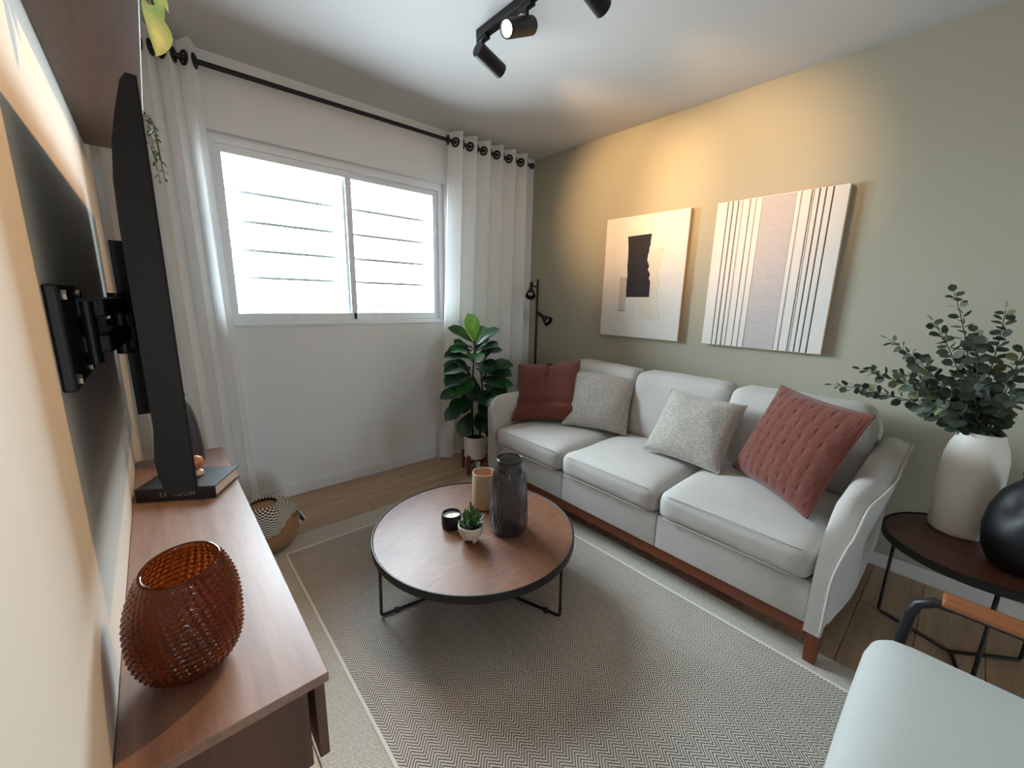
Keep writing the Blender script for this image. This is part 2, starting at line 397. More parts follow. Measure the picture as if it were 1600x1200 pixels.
# window
wn = sempty('window_1', ((WX0 + WX1) / 2, 0.07, WZ0), 'two-pane sliding window in a pale aluminium frame')
def frame(mb, x0, x1, z0, z1, y0, y1, l, r, b, t):
    mb.box(x0, x0 + l, y0, y1, z0, z1); mb.box(x1 - r, x1, y0, y1, z0, z1); mb.box(x0 + l, x1 - r, y0, y1, z0, z0 + b); mb.box(x0 + l, x1 - r, y0, y1, z1 - t, z1); return mb
obj('window_frame', frame(MB(), WX0, WX1, WZ0, WZ1, 0.045, 0.125, 0.028, 0.028, 0.03, 0.045), 'aluminium_white', wn, bevel=0.002)
XM = -1.628
s1 = obj('sash', frame(MB(), WX0 + 0.028, XM + 0.03, WZ0 + 0.03, WZ1 - 0.045, 0.055, 0.078, 0.035, 0.036, 0.046, 0.04), 'aluminium_white', wn, bevel=0.002)
s2 = obj('sash', frame(MB(), XM - 0.022, WX1 - 0.028, WZ0 + 0.03, WZ1 - 0.045, 0.084, 0.107, 0.036, 0.03, 0.046, 0.034), 'aluminium_white', wn, bevel=0.002)
obj('pane', MB().box(WX0 + 0.05, XM, 0.0655, 0.0675, WZ0 + 0.06, WZ1 - 0.07), 'pane_glass', s1)
obj('pane', MB().box(XM + 0.005, WX1 - 0.05, 0.0945, 0.0965, WZ0 + 0.06, WZ1 - 0.07), 'pane_glass', s2)
obj('sash_latch', MB().rbox(XM + 0.004, XM + 0.02, 0.047, 0.056, WZ0 + 0.035, WZ0 + 0.075, 0.002), 'black_matte', s1)
obj('window_sill', MB().rbox(WX0, WX1, -0.006, 0.046, WZ0 - 0.002, WZ0 + 0.008, 0.002), 'trim_white', wn)
gr = thing('window_grille', 'thin pale horizontal bars outside the two window panes', 'window bars', ((WX0 + WX1) / 2, 0.143, WZ0))
for zb in (1.234, 1.398, 1.556, 1.718, 1.88, 2.045):
    obj('bar', MB().rbox(WX0, WX1, 0.138, 0.146, zb - 0.009, zb + 0.009, 0.001, 1), 'trim_white', gr)
# glazed door, added out of view behind the camera to let in fill daylight
dr = sempty('fill_door_1', ((DX0 + DX1) / 2, YREAR - 0.08, 0), 'glazed door added behind the camera for fill daylight')
obj('fill_door_frame', frame(MB(), DX0, DX1, 0, DZ1, YREAR - 0.11, YREAR - 0.05, 0.05, 0.05, 0.05, 0.05), 'aluminium_white', dr)
mx = (DX0 + DX1) / 2
obj('fill_door_stile', MB().box(mx - 0.03, mx + 0.03, YREAR - 0.1, YREAR - 0.06, 0.05, DZ1 - 0.05), 'aluminium_white', dr)
obj('pane', MB().box(DX0 + 0.05, mx - 0.03, YREAR - 0.082, YREAR - 0.078, 0.05, DZ1 - 0.05), 'pane_glass', dr)
obj('pane', MB().box(mx + 0.03, DX1 - 0.05, YREAR - 0.082, YREAR - 0.078, 0.05, DZ1 - 0.05), 'pane_glass', dr)

# ------------------------------------------------------------------ rug
RX0, RX1, RY0, RY1 = -2.47, -0.905, -3.45, -0.53
FX0, FX1, FY0, FY1 = -2.305, -1.035, -3.28, -0.69
rug = thing('rug', 'large grey chevron-woven rug with a plain pale border', 'rug', (-1.69, -2.0, 0.0))
obj('border', MB().rbox(RX0, RX1, RY0, RY1, 0.0003, 0.008, 0.003), 'rug_border', rug)
obj('chevron_field', MB().rbox(FX0, FX1, FY0, FY1, 0.004, 0.0098, 0.001, 1), 'rug_chevron', rug)
mb = MB(); w = 0.012
for a in ((FX0 - w, FX0, FY0 - w, FY1 + w), (FX1, FX1 + w, FY0 - w, FY1 + w), (FX0, FX1, FY1, FY1 + w), (FX0, FX1, FY0 - w, FY0)): mb.rbox(*a, 0.004, 0.0108, 0.0015, 1)
obj('edge_stripe', mb, 'rug_line', rug)

# ------------------------------------------------------------------ sofa
sofa = thing('sofa', 'three-seat pale grey fabric sofa on a reddish wood base', 'sofa', (-0.55, -1.67, 0.0098))
SY = (-0.775, -1.365, -1.962, -2.57)                          # cushion divisions along y
for i in range(3):
    a, b = SY[i + 1], SY[i]
    c = MB().soft(-1.03, -0.34, a + 0.004, b - 0.004, 0.325, 0.462, 0.045, 12, puff=0.03, side=0.008, nz=0.006)
    oc = obj('seat_cushion', c, 'sofa_fabric', sofa, True)
    for zz in (0.452, 0.338):
        obj('seam', MB().tube([(-1.026 - 0.008 * math.sin(PI * t), a + 0.04 + (b - a - 0.08) * t, zz + 0.006 * math.sin(PI * t)) for t in np.linspace(0, 1, 15)], 0.0022, 6), 'sofa_fabric', oc, True)
    obj('front_panel', MB().rbox(-1.005, -0.95, a + 0.001, b - 0.001, 0.163, 0.33, 0.008, 3), 'sofa_fabric', sofa, True, auto=50)
    def lean(P): 
        t = (P.z - 0.45) / 0.41; return Vector((P.x + 0.13 * t, P.y, P.z))
    bc = MB().soft(-0.44, -0.25, a + 0.004, b - 0.004, 0.455, 0.858, 0.048, 12, puff=0.008, side=0.02, nz=0.008, fn=lean)
    obj('back_cushion', bc, 'sofa_fabric', sofa, True)
obj('base', MB().rbox(-0.95, -0.1, SY[3], SY[0], 0.165, 0.325, 0.01), 'sofa_fabric', sofa)
obj('back_frame', MB().soft(-0.16, -0.045, SY[3] - 0.02, SY[0] + 0.02, 0.17, 0.80, 0.045, 8), 'sofa_fabric', sofa, True)
obj('rail', MB().rbox(-0.992, -0.955, SY[3] - 0.005, SY[0] + 0.005, 0.105, 0.165, 0.004), 'wood_cherry', sofa)
obj('rail', MB().rbox(-0.12, -0.08, SY[3] - 0.005, SY[0] + 0.005, 0.105, 0.165, 0.004), 'wood_cherry', sofa)
for x, y in ((-0.965, SY[3] - 0.03), (-0.965, SY[0] + 0.03), (-0.12, SY[3] - 0.03), (-0.12, SY[0] + 0.03)):
    m = MB(); a, b = 0.027, 0.019
    m.add([(x + s * a, y + t * a, 0.168) for s, t in ((-1, -1), (1, -1), (1, 1), (-1, 1))] + [(x - 0.012 + s * b, y + t * b, 0.0098) for s, t in ((-1, -1), (1, -1), (1, 1), (-1, 1))],
          [(0, 1, 2, 3), (7, 6, 5, 4), (0, 4, 5, 1), (1, 5, 6, 2), (2, 6, 7, 3), (3, 7, 4, 0)])
    obj('leg', m, 'wood_cherry_z', sofa, bevel=0.003)
def arm(sign, yin):
    """sign -1: the arm nearest the camera (outer side towards -y)"""
    xs = [-1.035 + 0.0 * i for i in range(1)] + list(np.linspace(-1.03, -0.92, 10)) + list(np.linspace(-0.87, -0.06, 10))
    def top(x): 
        d = max(0, (-0.93 - x) / 0.105)
        return 0.565 + 0.102 * math.sqrt(max(0, 1 - d * d)) + 0.03 * sm01(-0.86, -0.3, x)
    def yout(x, z):
        return yin + sign * (0.05 + 0.035 * sm01(-1.03, -0.6, x) + (0.045 if sign < 0 else 0.012) * sm01(0.35, 0.68, z))
    rows = []
    for x in xs:
        zt = top(x); sec = []
        zb = 0.155
        for j in range(7): z = zb + (zt - 0.03 - zb) * j / 6; sec.append((x, yin + sign * 0.012 * sm01(0.4, 0.65, z), z))
        yo = yout(x, zt)
        for j in range(1, 8):
            t = j / 8; sec.append((x, yin + sign * 0.012 + (yo - yin - sign * 0.012) * t, zt - 0.03 + 0.03 * math.sin(PI * min(1, t * 1.15)) ** 0.6 if t < 0.87 else zt - 0.012))
        for j in range(9): z = zt - 0.02 - (zt - 0.02 - zb) * j / 8; sec.append((x + (0.02 if False else 0), yout(x, z), z))
        rows.append(sec)
    n = len(rows[0]); vs = [p for r in rows for p in r]; fs = []
    for i in range(len(rows) - 1):
        for j in range(n): fs.append((i * n + j, i * n + (j + 1) % n, (i + 1) * n + (j + 1) % n, (i + 1) * n + j))
    fs += [tuple(range(n)), tuple((len(rows) - 1) * n + j for j in range(n - 1, -1, -1))]
    o = obj('arm', MB().add(vs, fs), 'sofa_fabric', sofa, True, auto=60)
    pp = [(xs[0] - 0.004, yout(xs[0], z), z) for z in np.linspace(0.165, top(xs[0]) - 0.03, 12)] + [(x - 0.003, yout(x, top(x)), top(x) - 0.014) for x in xs]
    obj('piping', MB().tube(pp, 0.0045, 8), 'sofa_fabric', o, True)
arm(-1, SY[3] - 0.002); arm(1, SY[0] + 0.002)

# ------------------------------------------------------------------ cushions on the sofa
def pillow_fn(s, th, k=0.055, pin=0.35):
    def fn(u, v, side):
        """u, v in -1..1 over the square, side +1 front, -1 back"""
        x = s / 2 * u * (1 - k * (1 - v * v) * abs(u)); y = s / 2 * v * (1 - k * (1 - u * u) * abs(v))
        e = (1 - abs(u) ** 2.6) * (1 - abs(v) ** 2.6); z = side * th / 2 * max(0, e) ** 0.55
        return Vector((x, y, z))
    return fn
def pillow(name, label, R, ctr, s, th, mat, group, wr=0.006, seed=0, extra=None):
    t = thing(name, label, 'cushion', (0, 0, 0), group)
    Rm = Matrix(R).to_4x4(); Rm.translation = Vector(ctr); t.matrix_world = Rm
    fn = pillow_fn(s, th); N = 29; m = MB()
    def P(u, v, side):
        p = fn(u, v, side)
        if wr and abs(u) < 0.999 and abs(v) < 0.999:
            q = Vector((u * 2.2 + seed, v * 2.2, side + seed)); p.z += wr * noise.noise(q) * 1.6 + wr * 0.6 * noise.noise(q * 2.7)
        if extra: p = extra(p, u, v, side)
        return p
    for side in (1, -1):
        m.grid(lambda a, b: P(math.sin((a - 0.5) * PI), math.sin((b - 0.5) * PI), side), N, N)
    o = obj('cover', m, mat, t, True, world=False)
    rim = [fn(math.sin((a - 0.5) * PI), -1, 1) for a in np.linspace(0, 1, 20)] + [fn(1, math.sin((a - 0.5) * PI), 1) for a in np.linspace(0, 1, 20)][1:] + \
          [fn(-math.sin((a - 0.5) * PI), 1, 1) for a in np.linspace(0, 1, 20)][1:] + [fn(-1, -math.sin((a - 0.5) * PI), 1) for a in np.linspace(0, 1, 20)][1:-1]
    obj('seam', MB().tube(rim, 0.004, 6, closed=True), mat, t, True, world=False)
    return t, fn, P
def crush(p, u, v, side):
    if side > 0:                                               # a pinched fold down the middle and one along the foot
        p.z -= 0.042 * math.exp(-((u + 0.02 - 0.06 * v) / 0.08) ** 2) * sm01(-0.4, 0.7, v) + 0.022 * math.exp(-((v + 0.52) / 0.08) ** 2)
    return p
pillow('cushion', 'creased plain rust cushion in the sofa corner by the window', [[0.515, 0.5, -0.696], [-0.846, 0.426, -0.32], [0.136, 0.754, 0.642]], (-0.655, -0.885, 0.685), 0.46, 0.13, 'rust_fabric', 'cushions on the sofa', 0.008, 3, crush)
pillow('cushion', 'nubby grey cushion leaning beside the plain rust cushion', [[0.459, 0.566, -0.684], [-0.887, 0.254, -0.385], [-0.045, 0.784, 0.619]], (-0.50, -1.225, 0.655), 0.413, 0.13, 'boucle', 'cushions on the sofa', 0.005, 8)
pillow('cushion', 'nubby grey cushion leaning beside the woven rust cushion', [[0.065, 0.647, -0.76], [-0.997, 0.003, -0.083], [-0.052, 0.762, 0.645]], (-0.555, -1.887, 0.65), 0.401, 0.13, 'boucle', 'cushions on the sofa', 0.005, 15)
t, fn, P = pillow('cushion', 'rust cushion with a basket-weave front by the near sofa arm', [[-0.567, 0.303, -0.766], [-0.823, -0.258, 0.507], [-0.044, 0.918, 0.395]], (-0.617, -2.356, 0.705), 0.462, 0.14, 'rust_fabric', 'cushions on the sofa', 0.004, 21)
NS = 9                                                         # woven strip faces, over and under in turn
for i in range(NS):
    for j in range(NS):
        u0, u1, v0, v1 = [-0.93 + 1.86 * q / NS for q in (i, i + 1, j, j + 1)]; g = 0.012; over = (i + j) % 2
        def pf(a, b):
            u, v = u0 + g + (u1 - u0 - 2 * g) * a, v0 + g + (v1 - v0 - 2 * g) * b
            p = P(u, v, 1); t_ = a if over else b; e = min(a, 1 - a, b, 1 - b)
            p.z += 0.0012 + 0.003 * math.sin(PI * t_) ** 0.5 - (0.002 if e < 1e-6 else 0); return p
        obj('woven_strip', MB().grid(pf, 5, 5), 'rust_fabric', t, True, world=False)

# ------------------------------------------------------------------ coffee table
TZ, TR = 0.295, 0.447; TC = Vector((-1.69, -1.455, 0))
tb = thing('coffee_table', 'round brown wood coffee table with a black rim and wire legs', 'table', (TC.x, TC.y, 0.0098))
obj('top', MB().lathe([(0, TZ - 0.026), (TR - 0.009, TZ - 0.026), (TR - 0.009, TZ - 0.001), (0, TZ - 0.001)], TC, 96), 'table_veneer', tb, True, auto=30)
obj('rim', MB().lathe([(TR - 0.0085, TZ - 0.03), (TR, TZ - 0.03), (TR, TZ + 0.0015), (TR - 0.001, TZ + 0.0025), (TR - 0.0055, TZ + 0.0025), (TR - 0.0085, TZ - 0.001), (TR - 0.0085, TZ - 0.03)], TC, 96), 'black_metal', tb, True, auto=30)
for ang in (170.5, 289.5, 50):
    a = math.radians(ang); d = Vector((math.cos(a), math.sin(a), 0)); R = 0.425
    pts = [TC + d * R + Vector((0, 0, TZ - 0.03)), TC + d * (R + 0.004) + Vector((0, 0, 0.03)), TC + d * (R + 0.002) + Vector((0, 0, 0.02)), TC + d * (R - 0.008) + Vector((0, 0, 0.0165)), TC + Vector((0, 0, 0.0165))]
    lg = obj('leg', MB().tube(pts, 0.0062, 10), 'black_metal', tb, True)
    q = TC + d * (R - 0.06)
    obj('foot_pad', MB().lathe([(0.011, 0.0099), (0.011, 0.022), (0, 0.024)], q, 14), 'rubber', lg, True, auto=40)

TT = TZ                                                        # table top surface
# smoke glass vase
def solid_of(prof, th):
    inner = [(max(0, r - th), z + (th * 1.6 if i == 0 else 0)) for i, (r, z) in enumerate(prof)]
    return prof + [(r, z) for r, z in reversed(inner)]
vz = thing('glass_vase', 'tall ribbed smoke-grey glass vase on the coffee table', 'vase', (-1.585, -1.565, TT))
pr = [(0.001, 0), (0.068, 0.0), (0.079, 0.006), (0.0835, 0.025), (0.084, 0.06), (0.082, 0.11), (0.078, 0.18), (0.0735, 0.24), (0.070, 0.272), (0.0645, 0.289), (0.058, 0.298), (0.0555, 0.307), (0.055, 0.318), (0.057, 0.33), (0.0578, 0.337)]
zz = [p[1] for p in pr]; rr_ = [p[0] for p in pr]
def sv(i, j):
    z = i * 0.337; r = float(np.interp(z, zz[1:], rr_[1:])); a = 2 * PI * j
    body = sm01(0.012, 0.04, z) * (1 - sm01(0.27, 0.295, z))
    tw = math.sin(34 * a + 3.0 * math.sin(z * 45)) * 0.0026 * body
    return (-1.585 + (r + tw) * math.cos(a), -1.565 + (r + tw) * math.sin(a), TT + 0.0005 + z)
m = MB(); m.grid(sv, 90, 180, cv=True)
N_ = 180; m.f.append(tuple(range(N_ - 1, -1, -1)))
th = 0.005
def si(i, j):
    z = 0.012 + (1 - i) * (0.337 - 0.012); r = max(0.01, float(np.interp(z, zz[1:], rr_[1:])) - th); a = 2 * PI * j
    return (-1.585 + r * math.cos(a), -1.565 + r * math.sin(a), TT + 0.0005 + z)
o_ = len(m.v); m.grid(si, 40, 180, cv=True); m.f.append(tuple(o_ + 39 * N_ + j for j in range(N_)))
for j in range(N_): m.f.append((89 * N_ + j, 89 * N_ + (j + 1) % N_, o_ + (j + 1) % N_, o_ + j))
obj('body', m, 'smoke_glass', vz, True)
obj('neck_ring', MB().lathe([(0.0585, 0.330), (0.0595, 0.334), (0.0585, 0.339), (0.0525, 0.339), (0.0525, 0.331), (0.0585, 0.330)], (-1.585, -1.565, TT), 60), 'smoke_glass', vz, True)
# beige cylinder vase
bv = thing('ceramic_vase', 'plain beige cylinder vase behind the smoke glass vase', 'vase', (-1.55, -1.335, TT))
obj('body', MB().lathe([(0, 0), (0.048, 0), (0.054, 0.004), (0.0555, 0.012), (0.0555, 0.18), (0.0545, 0.184), (0.0525, 0.184), (0.0515, 0.18)], (-1.55, -1.335, TT), 56, open_top=True), 'ceramic_beige', bv, True, auto=40)
obj('inside', MB().lathe([(0.0515, 0.18), (0.0512, 0.115), (0.04, 0.108), (0, 0.106)], (-1.55, -1.335, TT), 56, open_base=True), 'ceramic_inside', bv, True)
# candle
cn = thing('candle', 'white candle in a squat black glass beside the succulent', 'candle', (-1.772, -1.388, TT))
cc = (-1.772, -1.388, TT)
obj('jar', MB().lathe([(0, 0), (0.036, 0), (0.042, 0.004), (0.044, 0.012), (0.044, 0.064), (0.043, 0.066), (0.041, 0.066), (0.040, 0.064), (0.040, 0.04), (0, 0.04)], cc, 48), 'black_vase', cn, True, auto=40)
obj('wax', MB().lathe([(0, 0.04), (0.0395, 0.04), (0.0395, 0.052), (0.03, 0.0505), (0, 0.0505)], cc, 40), 'candle_wax', cn, True, auto=40)
obj('wick', MB().tube([(cc[0], cc[1], TT + 0.05), (cc[0] + 0.002, cc[1], TT + 0.058)], 0.0012, 6), 'rubber', cn)
# succulent in a footed pot
pc = Vector((-1.768, -1.532, TT)); sc = thing('potted_succulent', 'little succulent in a footed cream bowl on the coffee table', 'plant', pc)
obj('pot', MB().lathe([(0, 0.012), (0.02, 0.0125), (0.036, 0.02), (0.047, 0.034), (0.0525, 0.052), (0.054, 0.07), (0.0535, 0.078), (0.0505, 0.078), (0.05, 0.07), (0.046, 0.056), (0, 0.05)], pc, 48), 'ceramic_cream', sc, True)
for k_ in range(3):
    a = 2 * PI * k_ / 3 + 0.5; q = pc + Vector((0.026 * math.cos(a), 0.026 * math.sin(a), 0))
    obj('foot', MB().lathe([(0, 0), (0.006, 0.0005), (0.009, 0.006), (0.011, 0.014), (0.012, 0.022), (0, 0.026)], q, 16), 'ceramic_cream', sc, True)
obj('soil', MB().lathe([(0, 0.064), (0.0495, 0.064), (0.0495, 0.058), (0, 0.058)], pc, 30), 'soil', sc)
def leaf_mesh(name, L, Wd, mat, curve=0.25, cup=0.15, shape='ovate', nu=7, nv=5, fold=0.0, wave=0.0):
    """leaf along +y from its stalk, upper face +z"""
    def prof(t):
        if shape == 'obovate': return max(0, math.sin(PI * t ** 1.45)) ** 0.62 * (0.55 + 0.45 * t)
        if shape == 'round': return math.sqrt(max(0, 1 - (2 * t - 1) ** 2))
        if shape == 'heart': return max(0.0, math.sin(PI * t ** 0.62)) ** 0.8
        if shape == 'blade': return max(0, math.sin(PI * (0.12 + 0.88 * t) ** 0.9)) ** 0.8
        return math.sin(PI * t) ** 0.8
    m = MB()
    def fn(a, b):
        w = Wd / 2 * prof(a); u = 2 * b - 1
        return (u * w, L * a, -curve * L * a * a + cup * w * u * u + fold * abs(u) * w + wave * math.sin(a * 14) * u * u * w)
    m.grid(fn, nu, nv)
    me = bpy.data.meshes.new(name); me.from_pydata(m.v, [], m.f); me.update()
    me.polygons.foreach_set('use_smooth', [True] * len(me.polygons)); me.materials.append(MATS[mat]); return me
def put_leaf(me, name, parent, pos, direction, upv=(0, 0, 1), scale=1.0):
    """leaf with its +y along direction; pos in world"""
    d = Vector(direction).normalized(); x = d.cross(Vector(upv)); x = x.normalized() if x.length > 1e-4 else d.orthogonal().normalized(); z = x.cross(d)
    o = bpy.data.objects.new(name, me); COL.objects.link(o); o.parent = parent
    m_ = Matrix((x, d, z)).transposed().to_4x4(); off = Vector((0, 0, 0)); p = parent
    while p is not None: off += p.location; p = p.parent
    m_.translation = Vector(pos) - off; o.matrix_local = m_ @ Matrix.Scale(scale, 4); return o
sm = leaf_mesh('succulent_leaf', 0.056, 0.017, 'succulent', -0.12, 0.5, 'blade', 6, 5)
for q_, (bx, by, hgt) in enumerate(((0, 0, 0.085), (0.014, 0.012, 0.055), (-0.018, 0.008, 0.05), (0.006, -0.02, 0.045), (0.024, -0.004, 0.04))):
    base = pc + Vector((bx, by, 0.062))
    obj('stem', MB().tube([base, base + Vector((bx * 0.3, by * 0.3, hgt))], 0.0025, 6), 'stem_green', sc, True)
    for j in range(13):
        t = j / 12; a = j * 2.4 + q_; el = 0.35 + 0.95 * t
        put_leaf(sm, 'leaf', sc, base + Vector((bx * 0.3 * t, by * 0.3 * t, 0.002 + hgt * t)), (math.cos(a) * math.cos(el), math.sin(a) * math.cos(el), math.sin(el)), scale=0.95 - 0.25 * t + random.uniform(-0.1, 0.1))

# ------------------------------------------------------------------ television console
CZ = 0.611; CX1 = -2.507; CY0, CY1 = -2.106, -0.6
cs = thing('television_console', 'long walnut wall-hung console below the television', 'console', (-2.655, -1.35, 0.41))
obj('top', MB().rbox(XL + 0.001, CX1, CY0, CY1, CZ - 0.02, CZ, 0.0015, 1), 'wood_walnut', cs)
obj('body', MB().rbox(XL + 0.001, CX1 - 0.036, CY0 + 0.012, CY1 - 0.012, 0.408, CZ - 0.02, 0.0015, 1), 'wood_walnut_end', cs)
L_ = (CY1 - CY0 - 0.03) / 3
for i in range(3):
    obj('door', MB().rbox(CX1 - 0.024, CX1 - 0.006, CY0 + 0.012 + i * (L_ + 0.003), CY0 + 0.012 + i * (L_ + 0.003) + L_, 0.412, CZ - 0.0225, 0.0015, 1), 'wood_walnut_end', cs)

# amber hobnail vase
av = thing('amber_vase', 'squat amber hobnail glass vase on the near end of the console', 'vase', (-2.695, -1.925, CZ)); ac = Vector((-2.697, -1.925, CZ + 0.0005))
HV, RV, TH = 0.212, 0.086, 0.006
def vrad(t):                                                   # t 0 bottom, 1 rim
    return RV * float(np.interp(t, [0, 0.03, 0.1, 0.2, 0.32, 0.45, 0.58, 0.7, 0.8, 0.9, 1.0], [0.5, 0.62, 0.78, 0.92, 0.985, 1.0, 0.995, 0.96, 0.895, 0.80, 0.69]))
def vpos(t, a, r):
    p = Vector((r * math.cos(a), r * math.sin(a), HV * t))
    f = sm01(0.35, 1.0, t)                                     # the mouth is cut on a slant
    p.z += f * (0.006 * p.x / RV + 0.010 * p.y / RV); p += Vector((0.004, 0.004, 0)) * f
    return ac + p
NR, NA = 20, 40
def vo(i, j):
    t, a = i, 2 * PI * j; r = vrad(t)
    u = t * NR; w_ = j * NA + u * 0.5
    bx_, by_ = u % 1 - 0.5, w_ % 1 - 0.5
    bmp = max(0, 1 - 2.0 * max(abs(bx_ + by_), abs(bx_ - by_)) * 0.9) * sm01(0.03, 0.1, t) * (1 - sm01(0.95, 0.99, t))
    return vpos(t, a + t * 0.9, r + 0.0042 * bmp)
m = MB(); NI, NJ = NR * 6 + 1, NA * 6
m.grid(vo, NI, NJ, cv=True); m.f.append(tuple(range(NJ - 1, -1, -1)))
o_ = len(m.v); NI2 = 24
m.grid(lambda i, j: vpos(1 - i * 0.95, 2 * PI * j + (1 - i * 0.95) * 0.9, max(0.01, vrad(1 - i * 0.95) - TH)), NI2, NJ, cv=True)
m.f.append(tuple(o_ + (NI2 - 1) * NJ + j for j in range(NJ)))
for j in range(NJ): m.f.append(((NI - 1) * NJ + j, (NI - 1) * NJ + (j + 1) % NJ, o_ + (j + 1) % NJ, o_ + j))
obj('body', m, 'amber_glass', av, True)

# book, ornament and bottle at the far end of the console
bk = thing('book', 'thick black hardback lying on the console under the television', 'book', (-2.66, -1.0, CZ))
ba = math.atan2(-0.122, 0.206); ex, ey = Vector((math.cos(ba), math.sin(ba), 0)), Vector((-math.sin(ba), math.cos(ba), 0)); b0 = Vector((-2.792, -1.045, CZ))
def bbox(lx0, lx1, ly0, ly1, z0, z1):
    m_ = MB().rbox(lx0, lx1, ly0, ly1, z0, z1, 0.001, 1); m_.v = [tuple(b0 + ex * p[0] + ey * p[1] + Vector((0, 0, p[2]))) for p in m_.v]; return m_
obj('cover_back', bbox(0, 0.24, 0, 0.175, 0, 0.004), 'book_black', bk); obj('cover_front', bbox(0, 0.24, 0, 0.175, 0.041, 0.045), 'book_black', bk)
sp_ = obj('spine', bbox(0, 0.24, -0.002, 0.004, 0, 0.045), 'book_black', bk); obj('pages', bbox(0.004, 0.235, 0.004, 0.17, 0.004, 0.041), 'paper', bk)
def lettering(text, size, mat, parent, name='lettering'):
    c = bpy.data.curves.new('txt', 'FONT'); c.body = text; c.size = size; c.extrude = 0.0004; c.align_x = 'CENTER'; c.align_y = 'CENTER'; c.space_character = 1.25
    o = bpy.data.objects.new('txt', c); COL.objects.link(o); bpy.context.view_layer.update()
    me = bpy.data.meshes.new_from_object(o.evaluated_get(bpy.context.evaluated_depsgraph_get())); bpy.data.objects.remove(o)
    me.materials.clear(); me.materials.append(MATS[mat]); r = bpy.data.objects.new(name, me); COL.objects.link(r); r.parent = parent; return r
lt = lettering('LONDON', 0.021, 'letter_grey', sp_)
m_ = Matrix((ex, Vector((0, 0, 1)), -ey)).transposed().to_4x4(); m_.translation = b0 + ex * 0.125 - ey * 0.0024 + Vector((0, 0, 0.023)) - bk.location; lt.matrix_local = m_
orn = thing('ornament', 'small wooden ball ornament on a pink foot standing on the book', 'ornament', (-2.622, -1.03, CZ + 0.045)); oc_ = Vector((-2.622, -1.03, CZ + 0.0455))
obj('foot', MB().lathe([(0.016, 0), (0.02, 0.004), (0.019, 0.016), (0.012, 0.021), (0, 0.022)], oc_, 8), 'ornament_pink', orn)
obj('ball', MB().lathe([(0.006, 0.02), (0.010, 0.026), (0.019, 0.036), (0.0225, 0.05), (0.019, 0.064), (0.010, 0.072), (0, 0.074)], oc_, 28), 'ornament_wood', orn, True)
bo = thing('bottle', 'slim dark grey bottle vase half hidden behind the television', 'bottle', (-2.632, -0.74, CZ)); q = Vector((-2.634, -0.74, CZ + 0.0005))
obj('body', MB().lathe([(0, 0), (0.05, 0), (0.056, 0.008), (0.056, 0.06), (0.05, 0.13), (0.04, 0.2), (0.03, 0.24), (0.018, 0.26), (0.014, 0.275)], q, 36), 'bottle_grey', bo, True, auto=50)
obj('stopper', MB().lathe([(0.014, 0.275), (0.019, 0.28), (0.02, 0.29), (0.015, 0.302), (0, 0.306)], q, 24), 'chrome', bo, True)

# ------------------------------------------------------------------ television and its wall mount
tv = thing('television', 'slim black flat television seen edge-on above the console', 'television', (-2.675, -1.19, 0.908)); TY0, TY1 = -1.80, -0.57
prof_ = [(-2.6515, 0.908), (-2.6515, 1.661), (-2.664, 1.661), (-2.672, 1.648), (-2.684, 1.60), (-2.694, 1.55), (-2.700, 1.49), (-2.702, 1.42), (-2.702, 1.05), (-2.708, 0.985), (-2.706, 0.95), (-2.698, 0.908)]
obj('shell', MB().prism(prof_, TY0, TY1, 'y'), 'tv_plastic', tv, True, auto=35)
bz = MB().rbox(-2.6515, -2.6485, TY0, TY1, 0.908, 0.93, 0.0008, 1); bz.rbox(-2.6515, -2.6485, TY0, TY1, 1.651, 1.661, 0.0008, 1); bz.rbox(-2.6515, -2.6485, TY0, TY0 + 0.01, 0.93, 1.651, 0.0008, 1); bz.rbox(-2.6515, -2.6485, TY1 - 0.01, TY1, 0.93, 1.651, 0.0008, 1)
obj('bezel', bz, 'tv_plastic', tv)
obj('screen', MB().box(-2.6515, -2.6495, TY0 + 0.01, TY1 - 0.01, 0.93, 1.651), 'screen_black', tv)
mt = thing('television_bracket', 'black swing-arm bracket holding the television to the wall', 'wall mount', (-2.80, -1.72, 1.2))
obj('wall_plate', MB().rbox(XL, XL + 0.018, -1.84, -1.62, 1.14, 1.315, 0.004), 'black_metal', mt)
for zz_ in (1.158, 1.297):
    for yy in (-1.815, -1.645): obj('bolt', MB().lathe([(0.009, 0), (0.009, 0.006), (0.005, 0.008), (0, 0.008)], (XL + 0.018, yy, zz_), 6, axis=(1, 0, 0)), 'chrome', mt)
obj('pivot', MB().lathe([(0.012, 0), (0.012, 0.12), (0, 0.12)], (XL + 0.03, -1.66, 1.165), 20), 'black_metal', mt, True, auto=40)
for zz_ in (1.255, 1.185):
    obj('arm', MB().add([(-2.785, -1.67, zz_), (-2.745, -1.66, zz_), (-2.722, -1.38, zz_), (-2.758, -1.38, zz_), (-2.785, -1.67, zz_ + 0.035), (-2.745, -1.66, zz_ + 0.035), (-2.722, -1.38, zz_ + 0.035), (-2.758, -1.38, zz_ + 0.035)],
        [(3, 2, 1, 0), (4, 5, 6, 7), (0, 1, 5, 4), (1, 2, 6, 5), (2, 3, 7, 6), (3, 0, 4, 7)]), 'black_metal', mt, bevel=0.003)
obj('pivot', MB().lathe([(0.016, 0), (0.016, 0.15), (0, 0.15)], (-2.74, -1.38, 1.15), 20), 'black_metal', mt, True, auto=40)
obj('tilt_head', MB().rbox(-2.745, -2.712, -1.39, -1.05, 1.16, 1.25, 0.004), 'black_metal', mt)
kb = obj('knob', MB().lathe([(0.012, 0), (0.014, 0.01), (0.010, 0.02), (0, 0.022)], (-2.745, -1.36, 1.225), 16, axis=(-1, -0.3, 0)), 'black_matte', mt, True)
